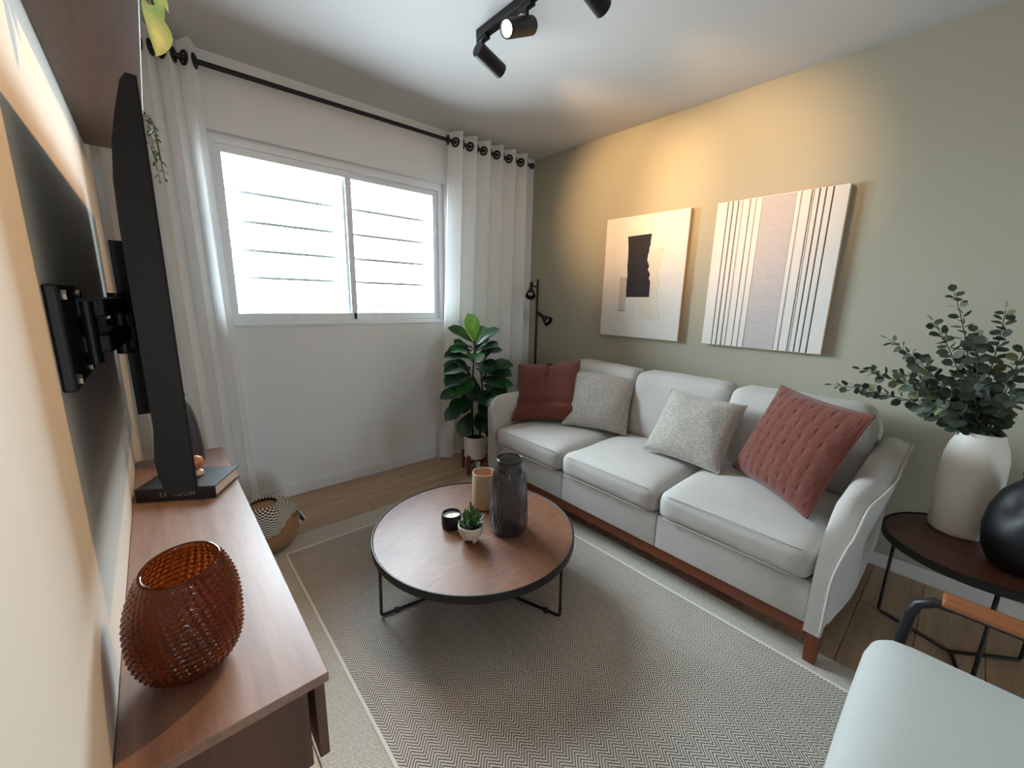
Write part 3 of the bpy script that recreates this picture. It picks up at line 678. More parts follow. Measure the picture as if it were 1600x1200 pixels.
for yy in (-1.27, -1.03): obj('rail', MB().rbox(-2.742, -2.7025, yy, yy + 0.03, 0.96, 1.435, 0.002), 'black_metal', mt)

# ------------------------------------------------------------------ floating shelf and its plants
SZ = 1.875
shf = tag(obj('floating_shelf', MB().rbox(XL, -2.622, -2.15, -0.33, SZ, SZ + 0.035, 0.002), 'wood_shelf'), 'brown wood floating shelf high on the television wall', 'shelf')
pt = thing('trailing_pothos', 'lime green leafy plant trailing over the floating shelf', 'plant', (-2.71, -1.5, SZ + 0.035))
obj('pot', MB().lathe([(0, 0), (0.045, 0), (0.06, 0.1), (0.056, 0.1), (0.05, 0.085), (0, 0.085)], (-2.71, -1.5, SZ + 0.0355), 30), 'ceramic_white', pt, True, auto=40)
pm = leaf_mesh('pothos_leaf', 0.1, 0.075, 'pothos_lime', 0.2, 0.12, 'heart', 9, 7)
vine = [Vector((-2.71, -1.5, SZ + 0.12)), Vector((-2.65, -1.52, SZ + 0.15)), Vector((-2.607, -1.55, SZ + 0.08)), Vector((-2.60, -1.57, SZ + 0.01))]
obj('vine', MB().tube(vine, 0.003, 6), 'stem_green', pt, True)
for p, d in (((-2.602, -1.57, SZ + 0.005), (0.10, -0.35, -1)), ((-2.605, -1.56, SZ + 0.06), (0.35, 0.5, -0.9)), ((-2.62, -1.53, SZ + 0.12), (0.6, 0.2, -0.7)), ((-2.70, -1.49, SZ + 0.12), (-0.2, 1, 0.6)), ((-2.71, -1.5, SZ + 0.12), (0.1, -1, 0.5))):
    put_leaf(pm, 'leaf', pt, p, d, upv=(0.8, -0.6, 0.3))
pt = thing('trailing_plant', 'fine-leaved plant hanging off the far end of the shelf', 'plant', (-2.69, -0.5, SZ + 0.035))
obj('pot', MB().lathe([(0, 0), (0.04, 0), (0.052, 0.085), (0.048, 0.085), (0.044, 0.07), (0, 0.07)], (-2.69, -0.5, SZ + 0.0355), 30), 'ceramic_white', pt, True, auto=40)
tm = leaf_mesh('trailing_leaf', 0.026, 0.009, 'leaf_trailing', 0.15, 0.2, 'ovate', 4, 3)
for j, (dx, dy, lo) in enumerate(((0.0, 0.0, 0.14), (0.012, -0.03, 0.10), (-0.004, 0.035, 0.08), (0.018, 0.015, 0.12))):
    pts = [Vector((-2.69, -0.5, SZ + 0.105)), Vector((-2.635, -0.5 + dy, SZ + 0.14)), Vector((-2.60 + dx, -0.5 + dy, SZ + 0.09)), Vector((-2.595 + dx, -0.5 + dy * 1.2, SZ)), Vector((-2.588 + dx, -0.5 + dy * 1.3, SZ - lo))]
    obj('vine', MB().tube(pts, 0.0014, 5), 'stem_green', pt)
    for i in range(16):
        t = 0.35 + i * 0.042; s_ = t * 4; a_ = min(3, int(s_)); p = pts[a_].lerp(pts[a_ + 1], s_ - a_); an = i * 2.4 + j
        put_leaf(tm, 'leaf', pt, p, (math.cos(an) * 0.8, math.sin(an) * 0.8, -0.5 + 0.3 * math.sin(i)))

# ------------------------------------------------------------------ curtains and rod
RYC, RZ = -0.095, 2.407
rd = thing('curtain_rod', 'long black curtain rod above the window', 'curtain rod', (-1.45, RYC, RZ))
obj('pole', MB().tube([(-2.77, RYC, RZ - 0.012), (-0.13, RYC, RZ + 0.004)], 0.0125, 14), 'black_metal', rd, True, auto=50)
obj('finial', MB().lathe([(0.0125, 0), (0.0125, 0.004), (0.022, 0.008), (0.024, 0.02), (0.02, 0.032), (0.008, 0.04), (0, 0.041)], (-0.135, RYC, RZ + 0.004), 20, axis=(1, 0, 0)), 'black_metal', rd, True)
for xb in (-0.17, -2.74):
    b_ = MB().tube([(xb, -0.001, RZ + 0.02), (xb, RYC, RZ + 0.02), (xb, RYC, RZ)], 0.006, 8); b_.lathe([(0.022, 0), (0.022, 0.006), (0, 0.007)], (xb, 0, RZ + 0.02), 16, axis=(0, -1, 0))
    obj('bracket', b_, 'black_metal', rd, True, auto=50)
def curtain(label, xa, xb, xab, xbb, nf, phase, seed, eyelets, zbot=0.012):
    """xa..xb at the rod, xab..xbb at the hem"""
    c = thing('curtain', label, 'curtain', ((xa + xb) / 2, RYC, 0), 'sheer curtains'); ZT = 2.478; NU, NV = nf * 18 + 1, 48; rnd = random.Random(seed)
    jit = [rnd.uniform(-0.25, 0.25) for _ in range(nf * 2 + 4)]; am = [rnd.uniform(0.6, 1.25) for _ in range(nf * 2 + 4)]
    def P(s, v):
        z = ZT + (zbot - ZT) * v; x0, x1 = xa + (xab - xa) * v ** 1.3, xb + (xbb - xb) * v ** 1.3
        w = s * nf; kf = int(w * 2); fr_ = w * 2 - kf
        amp = (0.047 * (1 - 0.25 * v)) * ((1 - v) + v * (am[kf] * (1 - fr_) + am[kf + 1] * fr_)); ph = 2 * PI * w + phase + v * (jit[kf] * (1 - fr_) + jit[kf + 1] * fr_) * 2.0
        yv = RYC + amp * math.sin(ph) + 0.012 * v * noise.noise(Vector((s * 9 + seed, z * 1.3, 0)))
        if v < 0.05: yv = RYC + amp * math.copysign(abs(math.sin(ph)) ** 0.75, math.sin(ph))
        x = x0 + (x1 - x0) * s + 0.012 * math.sin(2 * ph) * (0.6 + 0.4 * v)
        return Vector((min(x, -0.05), min(yv, -0.018), z))
    m = MB(); m.grid(lambda a, b: P(a, b ** 0.9), NU, NV)
    o = obj('cloth', m, 'curtain_sheer', c, True)
    h = MB(); h.grid(lambda a, b: P(a, 1 - 0.035 * b) + Vector((0, -0.0025, 0)), NU, 3); obj('hem', h, 'curtain_sheer', c, True)
    for w in eyelets:
        s = (w * PI - phase) / (2 * PI) / nf
        if not -0.001 <= s <= 1.001: continue
        p = P(min(1, max(0, s)), 0.03); q = P(min(1, s + 0.004), 0.03) - P(max(0, s - 0.004), 0.03); nrm = Vector((0, 0, 1)).cross(q).normalized()
        zc = RZ - 0.012 + 0.016 * (p.x + 2.77) / 2.64
        ctr = Vector((p.x, RYC, zc)); u = q.normalized()
        ring = [ctr + (u * math.cos(t) + Vector((0, 0, 1)) * math.sin(t)) * 0.0265 for t in np.linspace(0, 2 * PI, 24, endpoint=False)]
        obj('eyelet', MB().tube(ring, 0.0075, 8, closed=True), 'black_metal', c, True)
    return c
curtain('white sheer curtain gathered at the corner behind the television', -2.775, -2.375, -2.765, -2.325, 5, 0.4, 5, range(0, 12))
curtain('white sheer curtain gathered between the window and the sage wall', -0.945, -0.18, -1.06, -0.16, 6, 0.0, 11, range(0, 14))

# ------------------------------------------------------------------ pictures on the sage wall
def pic(name, label, y0, y1, z0, z1):                         # y0 > y1
    t = thing(name, label, 'picture', (0, (y0 + y1) / 2, z0), 'pictures above the sofa')
    obj('stretcher', MB().rbox(-0.034, -0.001, y1, y0, z0, z1, 0.002, 1), 'canvas_edge', t)
    obj('canvas', MB().rbox(-0.040, -0.034, y1, y0, z0, z1, 0.002, 1), 'canvas', t); return t
p1 = pic('abstract_picture', 'square white abstract picture with a torn black shape', -0.853, -1.489, 1.053, 1.9)
def patch(name, pts, x0, x1, mat, parent): return obj(name, MB().prism(pts, x0, x1, 'x'), mat, parent)
rnd = random.Random(3)
def torn(a, b, n, amp):
    r_ = []
    for i in range(n):
        t = i / n; r_.append((a[0] + (b[0] - a[0]) * t + (rnd.uniform(-amp, amp) if i else 0), a[1] + (b[1] - a[1]) * t))
    return r_
blk = [(-1.045, 1.764), (-1.231, 1.768)] + torn((-1.226, 1.72), (-1.212, 1.59), 6, 0.008) + torn((-1.212, 1.59), (-1.255, 1.43), 8, 0.009) + [(-1.251, 1.343), (-1.065, 1.341)] + torn((-1.066, 1.36), (-1.058, 1.63), 8, 0.004) + [(-1.056, 1.68)]
bei = [(-1.235, 1.66), (-1.33, 1.675)] + torn((-1.325, 1.65), (-1.295, 1.53), 4, 0.01) + torn((-1.295, 1.53), (-1.32, 1.42), 4, 0.01) + [(-1.305, 1.37), (-1.346, 1.184), (-1.192, 1.180), (-1.17, 1.335)]
patch('beige_patch', bei, -0.0415, -0.0398, 'art_beige', p1); patch('torn_black_shape', blk, -0.0435, -0.0398, 'art_black', p1)
scr = patch('script_strip', [(-0.999, 1.486), (-1.066, 1.486), (-1.062, 1.234), (-1.002, 1.236)], -0.0412, -0.0398, 'art_cord', p1)
mb = MB()
for i in range(30):                                            # tiny rows of marks, too small to read
    z = 1.245 + i * 0.008; y = -1.004
    while y > -1.058:
        l_ = rnd.uniform(0.003, 0.009); mb.box(-0.0418, -0.0411, y - l_, y, z, z + 0.0025); y -= l_ + rnd.uniform(0.0015, 0.004)
for i in range(3): mb.box(-0.042, -0.0411, -1.018 - i * 0.016, -1.006 - i * 0.016, 1.238, 1.243)
o = obj('script_marks', mb, 'art_line', scr); o['kind'] = 'stuff'
p2 = pic('relief_picture', 'square white relief picture of vertical strips and a corded centre', -1.652, -2.284, 1.055, 1.9)
for a, b, h_ in ((-1.656, -1.712, 0.004), (-1.718, -1.739, 0.005), (-1.746, -1.768, 0.005), (-1.775, -1.794, 0.006), (-1.800, -1.832, 0.004), (-1.838, -1.864, 0.006), (-1.870, -1.897, 0.004), (-2.062, -2.080, 0.006), (-2.086, -2.124, 0.004), (-2.130, -2.134, 0.006), (-2.140, -2.157, 0.007), (-2.163, -2.184, 0.006), (-2.190, -2.214, 0.006), (-2.220, -2.282, 0.004)):
    obj('vertical_strip', MB().rbox(-0.040 - h_, -0.039, b, a, 1.058, 1.897, 0.0012, 1), 'plaster_white', p2)
for yy in (-1.715, -1.7425, -1.7715, -1.8355, -2.1275, -2.187, -2.217, -2.16):
    obj('groove', MB().box(-0.0405, -0.039, yy - 0.0022, yy + 0.0022, 1.058, 1.897), 'art_line', p2)
obj('centre_panel', MB().rbox(-0.042, -0.039, -2.058, -1.900, 1.058, 1.895, 0.001, 1), 'art_mauve', p2)
mb = MB(); z = 1.07
while z < 1.885:
    a, b = -1.903 - rnd.uniform(0, 0.05) * (rnd.random() < 0.3), -2.056 + rnd.uniform(0, 0.05) * (rnd.random() < 0.3)
    mb.tube([(-0.0425, a, z), (-0.0425, (a + b) / 2, z + rnd.uniform(-0.002, 0.002)), (-0.0425, b, z + rnd.uniform(-0.002, 0.002))], 0.0013, 5); z += rnd.choice((0.007, 0.009, 0.016, 0.02))
o = obj('horizontal_cords', mb, 'art_cord', p2); o['kind'] = 'stuff'

# ------------------------------------------------------------------ floor lamp
LX, LY = -0.17, -0.27
lp = thing('floor_lamp', 'thin black floor lamp with two spot heads behind the sofa arm', 'lamp', (LX, LY, 0))
obj('base', MB().lathe([(0, 0), (0.12, 0), (0.12, 0.012), (0.115, 0.016), (0, 0.018)], (LX, LY, 0.0003), 40), 'black_metal', lp, True, auto=40)
obj('pole', MB().tube([(LX, LY, 0.015), (LX, LY, 1.475)], 0.011, 12), 'black_metal', lp, True, auto=50)
def lamp_head(joint, tip, elbow_from):
    j, t = Vector(joint), Vector(tip); d = (t - j).normalized(); L = (t - j).length
    h = obj('head', MB().lathe([(0.0, 0), (0.013, 0.0), (0.015, 0.004), (0.015, L * 0.4), (0.02, L * 0.52), (0.036, L * 0.8), (0.043, L), (0.039, L), (0.033, L * 0.85), (0, L * 0.8)], j, 28, axis=d), 'black_metal', lp, True, auto=40)
    obj('lens', MB().lathe([(0.0, 0), (0.02, 0), (0.021, 0.004), (0, 0.006)], j + d * L * 0.82, 20, axis=d), 'candle_wax', h, True, auto=40)
    obj('joint', MB().tube([elbow_from, j + d * 0.03], 0.006, 8), 'black_metal', h, True)
lamp_head((-0.235, -0.26, 1.445), (-0.315, -0.335, 1.335), (LX, LY, 1.41))
lamp_head((-0.165, -0.275, 1.20), (-0.155, -0.40, 1.125), (LX, LY, 1.18))

# ------------------------------------------------------------------ fiddle-leaf fig on its stand
fc = Vector((-0.93, -0.42, 0))
st = thing('plant_stand', 'low dark wood plant stand by the curtain', 'plant stand', fc)
for ang in (205, 295, 25, 115):
    a = math.radians(ang); c = fc + Vector((math.cos(a), math.sin(a), 0)) * 0.108
    obj('leg', MB().lathe([(0.010, 0), (0.0135, 0.05), (0.0135, 0.145), (0.011, 0.15), (0, 0.15)], c + Vector((0, 0, 0.0003)), 14), 'wood_cherry_z', st, True, auto=40)
for ang in (205, 295):
    a = math.radians(ang); d = Vector((math.cos(a), math.sin(a), 0)); nrm = Vector((-d.y, d.x, 0)) * 0.011; p0, p1_ = fc - d * 0.1, fc + d * 0.1; z0, z1 = (0.082, 0.108) if ang == 205 else (0.0818, 0.1078)
    obj('cross_bar', MB().add([p0 + nrm + Vector((0, 0, z0)), p1_ + nrm + Vector((0, 0, z0)), p1_ - nrm + Vector((0, 0, z0)), p0 - nrm + Vector((0, 0, z0)), p0 + nrm + Vector((0, 0, z1)), p1_ + nrm + Vector((0, 0, z1)), p1_ - nrm + Vector((0, 0, z1)), p0 - nrm + Vector((0, 0, z1))],
        [(3, 2, 1, 0), (4, 5, 6, 7), (0, 1, 5, 4), (1, 2, 6, 5), (2, 3, 7, 6), (3, 0, 4, 7)]), 'wood_cherry', st)
a = math.radians(250); d = Vector((math.cos(a), math.sin(a), 0)); u_ = Vector((-d.y, d.x, 0)); q = fc + d * 0.074 + Vector((0, 0, 0.075))
obj('label_tag', MB().add([q + u_ * s * 0.016 + d * w + Vector((0, 0, z)) for s in (-1, 1) for w in (0, 0.002) for z in (-0.02, 0.02)], [(0, 1, 3, 2), (4, 6, 7, 5), (0, 4, 5, 1), (2, 3, 7, 6), (0, 2, 6, 4), (1, 5, 7, 3)]), 'tag_white', st)
fg = thing('potted_fig', 'fiddle-leaf fig in a white pot between curtain and sofa', 'plant', fc + Vector((0, 0, 0.109)))
obj('pot', MB().lathe([(0, 0), (0.07, 0), (0.08, 0.004), (0.085, 0.012), (0.088, 0.17), (0.086, 0.174), (0.081, 0.174), (0.079, 0.17), (0.077, 0.14), (0, 0.14)], fc + Vector((0, 0, 0.109)), 48), 'ceramic_white', fg, True, auto=40)
obj('soil', MB().lathe([(0, 0.15), (0.0775, 0.15), (0.0775, 0.142), (0, 0.142)], fc + Vector((0, 0, 0.109)), 30), 'soil', fg)
stems = [[fc + Vector((-0.012, 0.012, 0.24)), fc + Vector((-0.02, 0.02, 0.5)), fc + Vector((-0.005, 0.03, 0.75)), fc + Vector((0.02, 0.04, 0.98))],
         [fc + Vector((0.02, -0.02, 0.24)), fc + Vector((0.03, -0.035, 0.42)), fc + Vector((0.04, -0.03, 0.62)), fc + Vector((0.03, -0.02, 0.80))]]
for s_ in stems: obj('stem', MB().tube(s_, [0.008, 0.0075, 0.006, 0.004], 8), 'bark', fg, True)
LM = {n_: leaf_mesh('fig_leaf_' + n_, 0.24, 0.165, 'fig_' + n_, 0.22, 0.22, 'obovate', 11, 7, 0.12, 0.06) for n_ in ('dark', 'mid', 'lime')}
rnd = random.Random(12); rtv, upv_ = Vector((rt.x, rt.y, 0)).normalized(), Vector((0, 0, 1)); tow = Vector((-fw.x, -fw.y, 0)).normalized()
# (height, sideways, towards camera, rise, kind, size)
fig = [(0.98, -0.1, 0.35, 1.0, 'lime', 0.95), (0.97, -0.75, 0.25, 0.7, 'dark', 0.95), (0.95, 0.7, 0.2, 0.75, 'dark', 0.95), (0.96, 0.25, -0.6, 0.9, 'mid', 0.9), (0.92, -1.0, 0.5, 0.25, 'mid', 0.9), (0.90, 0.1, 0.8, 0.15, 'mid', 1.0), (0.88, 1.0, -0.2, 0.45, 'dark', 0.95),
       (0.84, 0.6, 0.8, 0.1, 'dark', 1.05), (0.80, -0.8, 0.7, 0.1, 'dark', 1.0), (0.76, 0.95, 0.4, 0.2, 'dark', 1.0), (0.72, -0.2, 0.9, -0.1, 'mid', 1.0), (0.70, -0.9, -0.3, 0.3, 'dark', 1.0), (0.68, 0.7, 0.7, -0.05, 'dark', 1.1), (0.66, 1.0, 0.1, 0.25, 'mid', 1.0), (0.62, -0.9, 0.5, 0.05, 'dark', 1.1),
       (0.60, 0.3, 0.9, -0.3, 'dark', 1.1), (0.56, 1.0, -0.2, 0.15, 'dark', 1.0), (0.54, -0.7, 0.6, -0.25, 'dark', 1.0), (0.52, 0.75, 0.5, -0.35, 'dark', 1.05), (0.48, -0.25, 0.8, -0.55, 'dark', 0.95), (0.45, 0.5, 0.4, -0.7, 'dark', 0.85), (0.74, 0.1, -0.9, 0.2, 'dark', 1.0), (0.58, -0.2, -0.9, 0.1, 'dark', 1.0), (0.83, -0.3, -0.9, 0.4, 'mid', 0.9),
       (0.93, -0.45, 0.75, 0.45, 'dark', 1.0), (0.91, 0.55, 0.6, 0.4, 'dark', 1.0), (0.86, -0.55, 0.5, 0.25, 'dark', 1.05), (0.80, 0.25, 0.85, 0.2, 'dark', 1.1), (0.75, -0.55, 0.8, 0.0, 'dark', 1.1), (0.73, 0.55, 0.8, 0.1, 'dark', 1.1), (0.66, -0.5, 0.75, 0.05, 'mid', 1.05), (0.64, 0.15, 0.95, -0.05, 'dark', 1.1), (0.59, -0.45, 0.8, -0.15, 'dark', 1.1), (0.57, 0.6, 0.75, -0.1, 'dark', 1.1), (0.51, 0.1, 0.9, -0.4, 'dark', 1.0), (0.88, 0.3, -0.4, 0.8, 'dark', 0.95), (0.78, 0.9, 0.0, 0.35, 'dark', 1.0), (0.78, -0.9, 0.1, 0.3, 'dark', 1.0),
       (0.84, -0.3, 0.5, 0.8, 'dark', 0.95), (0.80, 0.35, 0.45, 0.85, 'dark', 0.95), (0.70, -0.35, 0.5, 0.85, 'dark', 1.0), (0.68, 0.3, 0.5, 0.8, 'dark', 1.0), (0.58, -0.25, 0.5, 0.85, 'dark', 1.0), (0.56, 0.4, 0.45, 0.8, 'dark', 1.0), (0.76, 0.05, 0.6, -0.7, 'dark', 0.95), (0.66, -0.3, 0.55, -0.7, 'dark', 0.95), (0.64, 0.4, 0.55, -0.65, 'dark', 0.95), (0.50, 0.15, 0.5, 0.8, 'mid', 0.9)]
for h_, sx_, tw_, rs_, kd, sz_ in fig:
    s_ = stems[0] if (sx_ < 0.1 or h_ > 0.8) else stems[1]
    i = max(j for j in range(3) if s_[j].z <= h_ or j == 0); f_ = min(1, max(0, (h_ - s_[i].z) / (s_[i + 1].z - s_[i].z))); p = s_[i].lerp(s_[i + 1], f_)
    d = rtv * sx_ + tow * tw_ + upv_ * rs_
    if p.y + d.normalized().y * 0.24 > -0.17: d.y = min(d.y, 0.05)
    put_leaf(LM[kd], 'leaf', fg, p + d.normalized() * 0.012, d, upv=tow * 0.5 + upv_, scale=sz_ * rnd.uniform(0.92, 1.05) * 0.95)

# ------------------------------------------------------------------ pouf with a throw under the window
pf_ = Vector((-2.365, -0.545, 0)); 
po = thing('pouf', 'round tan leather pouf on the floor at the end of the console', 'pouf', pf_)
def pr_(t): return 0.152 * (max(0, 1 - abs(2 * t - 1) ** 2.4)) ** 0.42
obj('body', MB().grid(lambda i, j: pf_ + Vector(((pr_(i) * (1 - 0.012 * abs(math.cos(4 * 2 * PI * j)) ** 12) + 1e-4) * math.cos(2 * PI * j), (pr_(i) * (1 - 0.012 * abs(math.cos(4 * 2 * PI * j)) ** 12) + 1e-4) * math.sin(2 * PI * j), 0.001 + 0.245 * i)), 30, 64, cv=True), 'leather_tan', po, True)
tw = thing('throw_blanket', 'black and white knitted throw draped over the tan pouf', 'blanket', pf_ + Vector((0, 0, 0.245)))
def tf(i, j):
    a = -2.45 + 5.6 * j; low = 0.30 * math.exp(-((j - 0.16) / 0.10) ** 2) + 0.34 * math.exp(-((j - 0.46) / 0.09) ** 2) + 0.2 * sm01(0.55, 0.75, j)
    t = 0.985 - (0.16 + low) * i; r = pr_(t) + 0.012 + 0.007 * math.sin(34 * j + 3 * i) * i
    return pf_ + Vector((r * math.cos(a), r * math.sin(a), 0.248 * t + 0.013))
m = MB(); m.grid(tf, 26, 60)
o = obj('cloth', m, 'knit_throw', tw, True)
uv = o.data.uv_layers.new(name='UVMap')
for lp_ in o.data.loops:
    vi = lp_.vertex_index; uv.data[lp_.index].uv = ((vi % 60) / 59, (vi // 60) / 25)
sd = o.modifiers.new('solid', 'SOLIDIFY'); sd.thickness = 0.008
for i in range(9):
    p = Vector(tf(1.0, 0.38 + i * 0.02)); q = p + Vector((0.02 * math.cos(i), 0.015 * math.sin(i * 1.7), -0.035)); q2 = q + Vector((0.01, -0.004, -0.025))
    obj('tassel', MB().tube([p, q, q2], [0.004, 0.005, 0.006], 6), 'throw_dark' if i % 2 else 'throw_light', tw, True)

# ------------------------------------------------------------------ side table, vases, eucalyptus
sc_ = Vector((-0.50, -2.95, 0)); SR, SZT = 0.268, 0.448
sd_ = thing('side_table', 'small round dark wood side table beside the sofa', 'table', sc_)
obj('top', MB().lathe([(0, SZT - 0.022), (SR - 0.007, SZT - 0.022), (SR - 0.007, SZT), (0, SZT)], sc_, 72), 'wood_side', sd_, True, auto=30)
obj('rim', MB().lathe([(SR - 0.0065, SZT - 0.026), (SR, SZT - 0.026), (SR, SZT + 0.003), (SR - 0.0065, SZT + 0.003), (SR - 0.0065, SZT - 0.026)], sc_, 72), 'black_metal', sd_, True, auto=30)
for ang in (71, 191, 311):
    a = math.radians(ang); d = Vector((math.cos(a), math.sin(a), 0)); R = 0.235
    obj('leg', MB().tube([sc_ + d * R + Vector((0, 0, SZT - 0.024)), sc_ + d * R + Vector((0, 0, 0.016)), sc_ + d * (R - 0.006) + Vector((0, 0, 0.0075)), sc_ + Vector((0, 0, 0.0075))], 0.0062, 10), 'black_metal', sd_, True)
wc = Vector((-0.38, -2.885, SZT + 0.0005))
wv_ = thing('white_vase', 'tall matte white vase holding the eucalyptus', 'vase', wc)
obj('body', MB().lathe([(0, 0), (0.074, 0), (0.081, 0.006), (0.084, 0.02), (0.087, 0.14), (0.088, 0.25), (0.086, 0.31), (0.077, 0.355), (0.066, 0.385), (0.062, 0.400), (0.064, 0.409), (0.061, 0.411), (0.056, 0.401), (0.060, 0.38), (0.07, 0.34), (0.07, 0.03), (0, 0.02)], wc, 56), 'ceramic_white', wv_, True, auto=60)
bc_ = Vector((-0.575, -3.035, SZT + 0.0005))
bv_ = thing('black_vase', 'rounded black sculptural vase in front of the white vase', 'vase', bc_)
bp = [(0.05, 0), (0.075, 0.01), (0.1, 0.06), (0.112, 0.13), (0.108, 0.2), (0.088, 0.26), (0.06, 0.295), (0.045, 0.31), (0.047, 0.326), (0.050, 0.332)]
bzz, brr = [p[1] for p in bp], [p[0] for p in bp]
def bvf(i, j):
    z = 0.332 * i; a = 2 * PI * j; r = float(np.interp(z, bzz, brr))
    r *= 1 - 0.30 * math.exp(-(((a - 2.35 + PI) % (2 * PI) - PI) / 0.55) ** 2 - ((z - 0.24) / 0.055) ** 2) + 0.05 * math.sin(2 * a + 9 * z)
    return bc_ + Vector((r * math.cos(a) + 0.02 * sm01(0.2, 0.33, z), r * math.sin(a), z))
m = MB(); m.grid(bvf, 40, 56, cv=True); m.f.append(tuple(range(55, -1, -1)))
o_ = len(m.v); m.grid(lambda i, j: bvf(1 - 0.25 * i, j).lerp(bc_ + Vector((0.02, 0, 0.332 * (1 - 0.25 * i))), 0.15), 8, 56, cv=True)
m.f.append(tuple(o_ + 7 * 56 + j for j in range(56)))
for j in range(56): m.f.append((39 * 56 + j, 39 * 56 + (j + 1) % 56, o_ + (j + 1) % 56, o_ + j))
obj('body', m, 'black_vase', bv_, True)
# eucalyptus: every branch is a thing with its own leaves
em = [leaf_mesh('eucalyptus_leaf', 0.042, 0.036, 'leaf_eucalyptus', 0.1, 0.12, 'round', 5, 5), leaf_mesh('eucalyptus_leaf_pale', 0.042, 0.036, 'leaf_eucalyptus_pale', 0.1, 0.12, 'round', 5, 5)]
mouth = wc + Vector((0, 0, 0.40)); rnd = random.Random(31)
tips = [((-0.46, -2.43, 0.97), 'long low eucalyptus branch reaching over the sofa arm'), ((-0.52, -2.52, 1.06), 'eucalyptus branch with a pale middle just above the lowest one'), ((-0.40, -2.57, 1.18), 'eucalyptus branch rising towards the striped relief picture'), ((-0.45, -2.69, 1.26), 'short upright eucalyptus branch left of the tallest one'),
        ((-0.42, -2.725, 1.37), 'tallest eucalyptus branch standing straight out of the white vase'), ((-0.38, -2.86, 1.31), 'eucalyptus branch leaning right of the tallest one'), ((-0.28, -2.80, 1.22), 'eucalyptus branch close to the sage wall'), ((-0.44, -2.93, 1.20), 'eucalyptus branch cut by the right edge of the photograph'),
        ((-0.55, -2.66, 1.03), 'drooping eucalyptus branch at the front left of the bunch'), ((-0.58, -2.80, 1.08), 'bushy eucalyptus branch at the front of the bunch'), ((-0.56, -2.93, 1.02), 'short eucalyptus branch above the black vase'), ((-0.32, -2.62, 1.04), 'eucalyptus branch behind the long low one'), ((-0.48, -2.80, 1.2), 'eucalyptus branch in the middle of the bunch'), ((-0.62, -2.72, 0.96), 'low front eucalyptus branch hanging over the vase rim')]
for bi, (tp, lb) in enumerate(tips):
    tp = Vector(tp); b = thing('eucalyptus_branch', lb, 'branch', mouth - Vector((0, 0, 0.06)), 'eucalyptus branches in the white vase')
    off = Vector((tp.x - mouth.x, tp.y - mouth.y, 0)); off = off.normalized() * 0.03 if off.length > 0 else off
    p0, p1_, p2_, p3 = mouth + off * 0.3 - Vector((0, 0, 0.06)), mouth + off * 1.1 + Vector((0, 0, 0.06)), mouth.lerp(tp, 0.55) + Vector((0, 0, 0.06)), tp
    bez = lambda t: p0 * (1 - t) ** 3 + p1_ * 3 * t * (1 - t) ** 2 + p2_ * 3 * t * t * (1 - t) + p3 * t ** 3
    pts = [bez(t) for t in np.linspace(0, 1, 16)]
    obj('stem', MB().tube(pts, [0.003 - 0.0018 * i / 15 for i in range(16)], 6), 'stem_green', b, True)
    L = sum((pts[i + 1] - pts[i]).length for i in range(15)); n = int(L / 0.027) + 2
    for i in range(n):
        t = 0.24 + 0.76 * (i / (n - 1)) ** 0.95; p = bez(t); tn_ = (bez(min(1, t + 0.02)) - bez(max(0, t - 0.02))).normalized()
        sz_ = (1.42 - 0.72 * t) * rnd.uniform(0.85, 1.15); a = i * 1.57 + rnd.uniform(-0.5, 0.5) + bi
        u_ = tn_.orthogonal().normalized(); w_ = tn_.cross(u_); sd2 = u_ * math.cos(a) + w_ * math.sin(a)
        for s_ in ((1, -1) if i < n - 1 else (0,)):
            d = sd2 * s_ + tn_ * (0.5 if s_ else 1)
            put_leaf(em[1 if (bi == 1 and 0.45 < t < 0.8) or rnd.random() < 0.06 else 0], 'leaf', b, p + d.normalized() * 0.004, d, upv=(rnd.uniform(-1, 0.2), rnd.uniform(-0.9, 0.2), rnd.uniform(0.1, 1)), scale=sz_)

# ------------------------------------------------------------------ armchair in the near right corner
AX0, AX1, AY1, AZ = -1.87, -1.275, -2.752, 0.475
ch = thing('armchair', 'white upholstered armchair with wooden arm pads on a black tube frame', 'armchair', ((AX0 + AX1) / 2, -3.1, 0))
obj('seat', MB().soft(AX0 + 0.005, AX1 - 0.002, -3.36, AY1, 0.33, AZ - 0.012, 0.07, 14, puff=0.014, side=0.004), 'chair_fabric', ch, True)
def lean2(P): return Vector((P.x, P.y - 0.28 * (P.z - 0.42), P.z))
obj('backrest', MB().soft(AX0 + 0.01, AX1 - 0.01, -3.42, -3.30, 0.42, 0.86, 0.055, 12, puff=0.01, side=0.006, fn=lean2), 'chair_fabric', ch, True)
for xs_ in (AX1 + 0.016, AX0 - 0.016):
    fr = [(xs_, -3.52, 0.012), (xs_, -3.44, 0.30), (xs_, -3.40, 0.52), (xs_, -3.375, 0.56), (xs_, -3.33, 0.578), (xs_, -2.90, 0.578), (xs_, -2.852, 0.573), (xs_, -2.825, 0.552), (xs_, -2.815, 0.52), (xs_, -2.80, 0.30), (xs_, -2.785, 0.012)]
    f_ = obj('side_frame', MB().tube(fr, 0.0125, 12), 'black_metal', ch, True)
    obj('armrest', MB().rbox(xs_ - 0.026, xs_ + 0.026, -3.36, -2.862, 0.58, 0.602, 0.007, 3), 'wood_armrest', ch, True, auto=40)
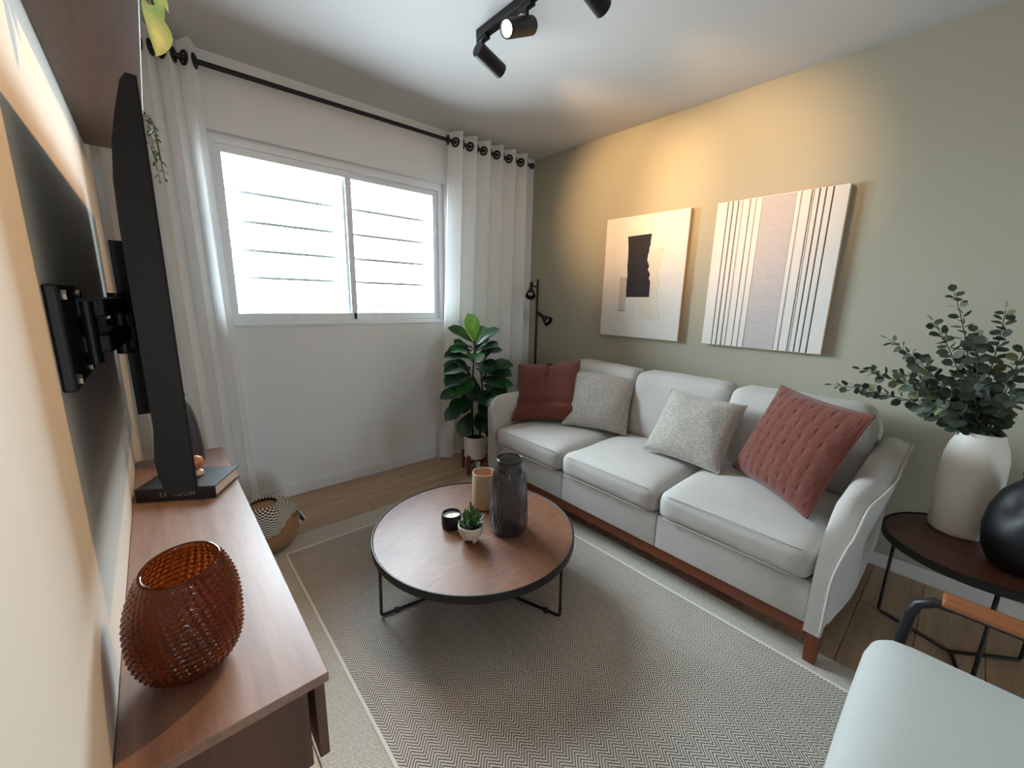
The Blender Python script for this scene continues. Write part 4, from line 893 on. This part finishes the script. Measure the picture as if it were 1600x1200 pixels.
for yy, zz_ in ((-2.84, 0.33), (-3.40, 0.33)):
    obj('cross_tube', MB().tube([(AX0 - 0.016, yy + (0.036 if yy > -3 else -0.04), zz_ - 0.01), (AX1 + 0.016, yy + (0.036 if yy > -3 else -0.04), zz_ - 0.01)], 0.011, 10), 'black_metal', ch, True)

# ------------------------------------------------------------------ ceiling track with spot heads
TX = -1.40; tr = thing('track_light', 'black ceiling track carrying three cylindrical spot heads', 'track light', (TX, -1.6, H))
obj('track', MB().rbox(TX - 0.019, TX + 0.019, -2.05, -1.075, H - 0.034, H - 0.0003, 0.002), 'black_metal', tr)
def spot(y, target, energy, size, blend, tint=(1.0, 0.60, 0.27), hinge_z=2.40, L=0.155, back=0.035):
    j = Vector((TX, y, hinge_z)); d = (Vector(target) - j).normalized(); r = 0.033
    obj('adapter', MB().rbox(TX - 0.014, TX + 0.014, y - 0.035, y + 0.035, H - 0.05, H - 0.033, 0.002), 'black_metal', tr)
    stm = obj('stem', MB().tube([(TX, y, H - 0.048), (TX, y, hinge_z)], 0.0085, 10), 'black_metal', tr, True, auto=50)
    b0_ = j - d * back
    hd = obj('spot_head', MB().lathe([(0, 0), (r - 0.003, 0), (r, 0.003), (r, L - 0.002), (r - 0.002, L), (r - 0.006, L), (r - 0.006, L - 0.014), (0, L - 0.014)], b0_, 36, axis=d), 'black_metal', tr, True, auto=40)
    obj('lens', MB().lathe([(0, 0), (r - 0.0065, 0), (r - 0.0065, 0.003), (0, 0.004)], b0_ + d * (L - 0.0135), 28, axis=d), 'lamp_on', hd)
    l = bpy.data.lights.new('spot_lamp', 'SPOT'); l.energy = energy; l.color = tint; l.spot_size = math.radians(size); l.spot_blend = blend; l.shadow_soft_size = 0.02
    o = bpy.data.objects.new('spot_lamp', l); COL.objects.link(o); o.parent = tr
    o.matrix_local = Matrix.Translation(b0_ + d * (L + 0.004) - tr.location) @ (-d).to_track_quat('Z', 'Y').to_matrix().to_4x4()
spot(-1.105, (0, -1.0, 2.05), 80, 62, 0.9)
spot(-1.395, (-2.8, -1.58, 1.66), 60, 115, 0.8, (1.0, 0.55, 0.21), L=0.17, hinge_z=2.39)
spot(-1.69, (0, -1.72, 2.0), 78, 62, 0.9)
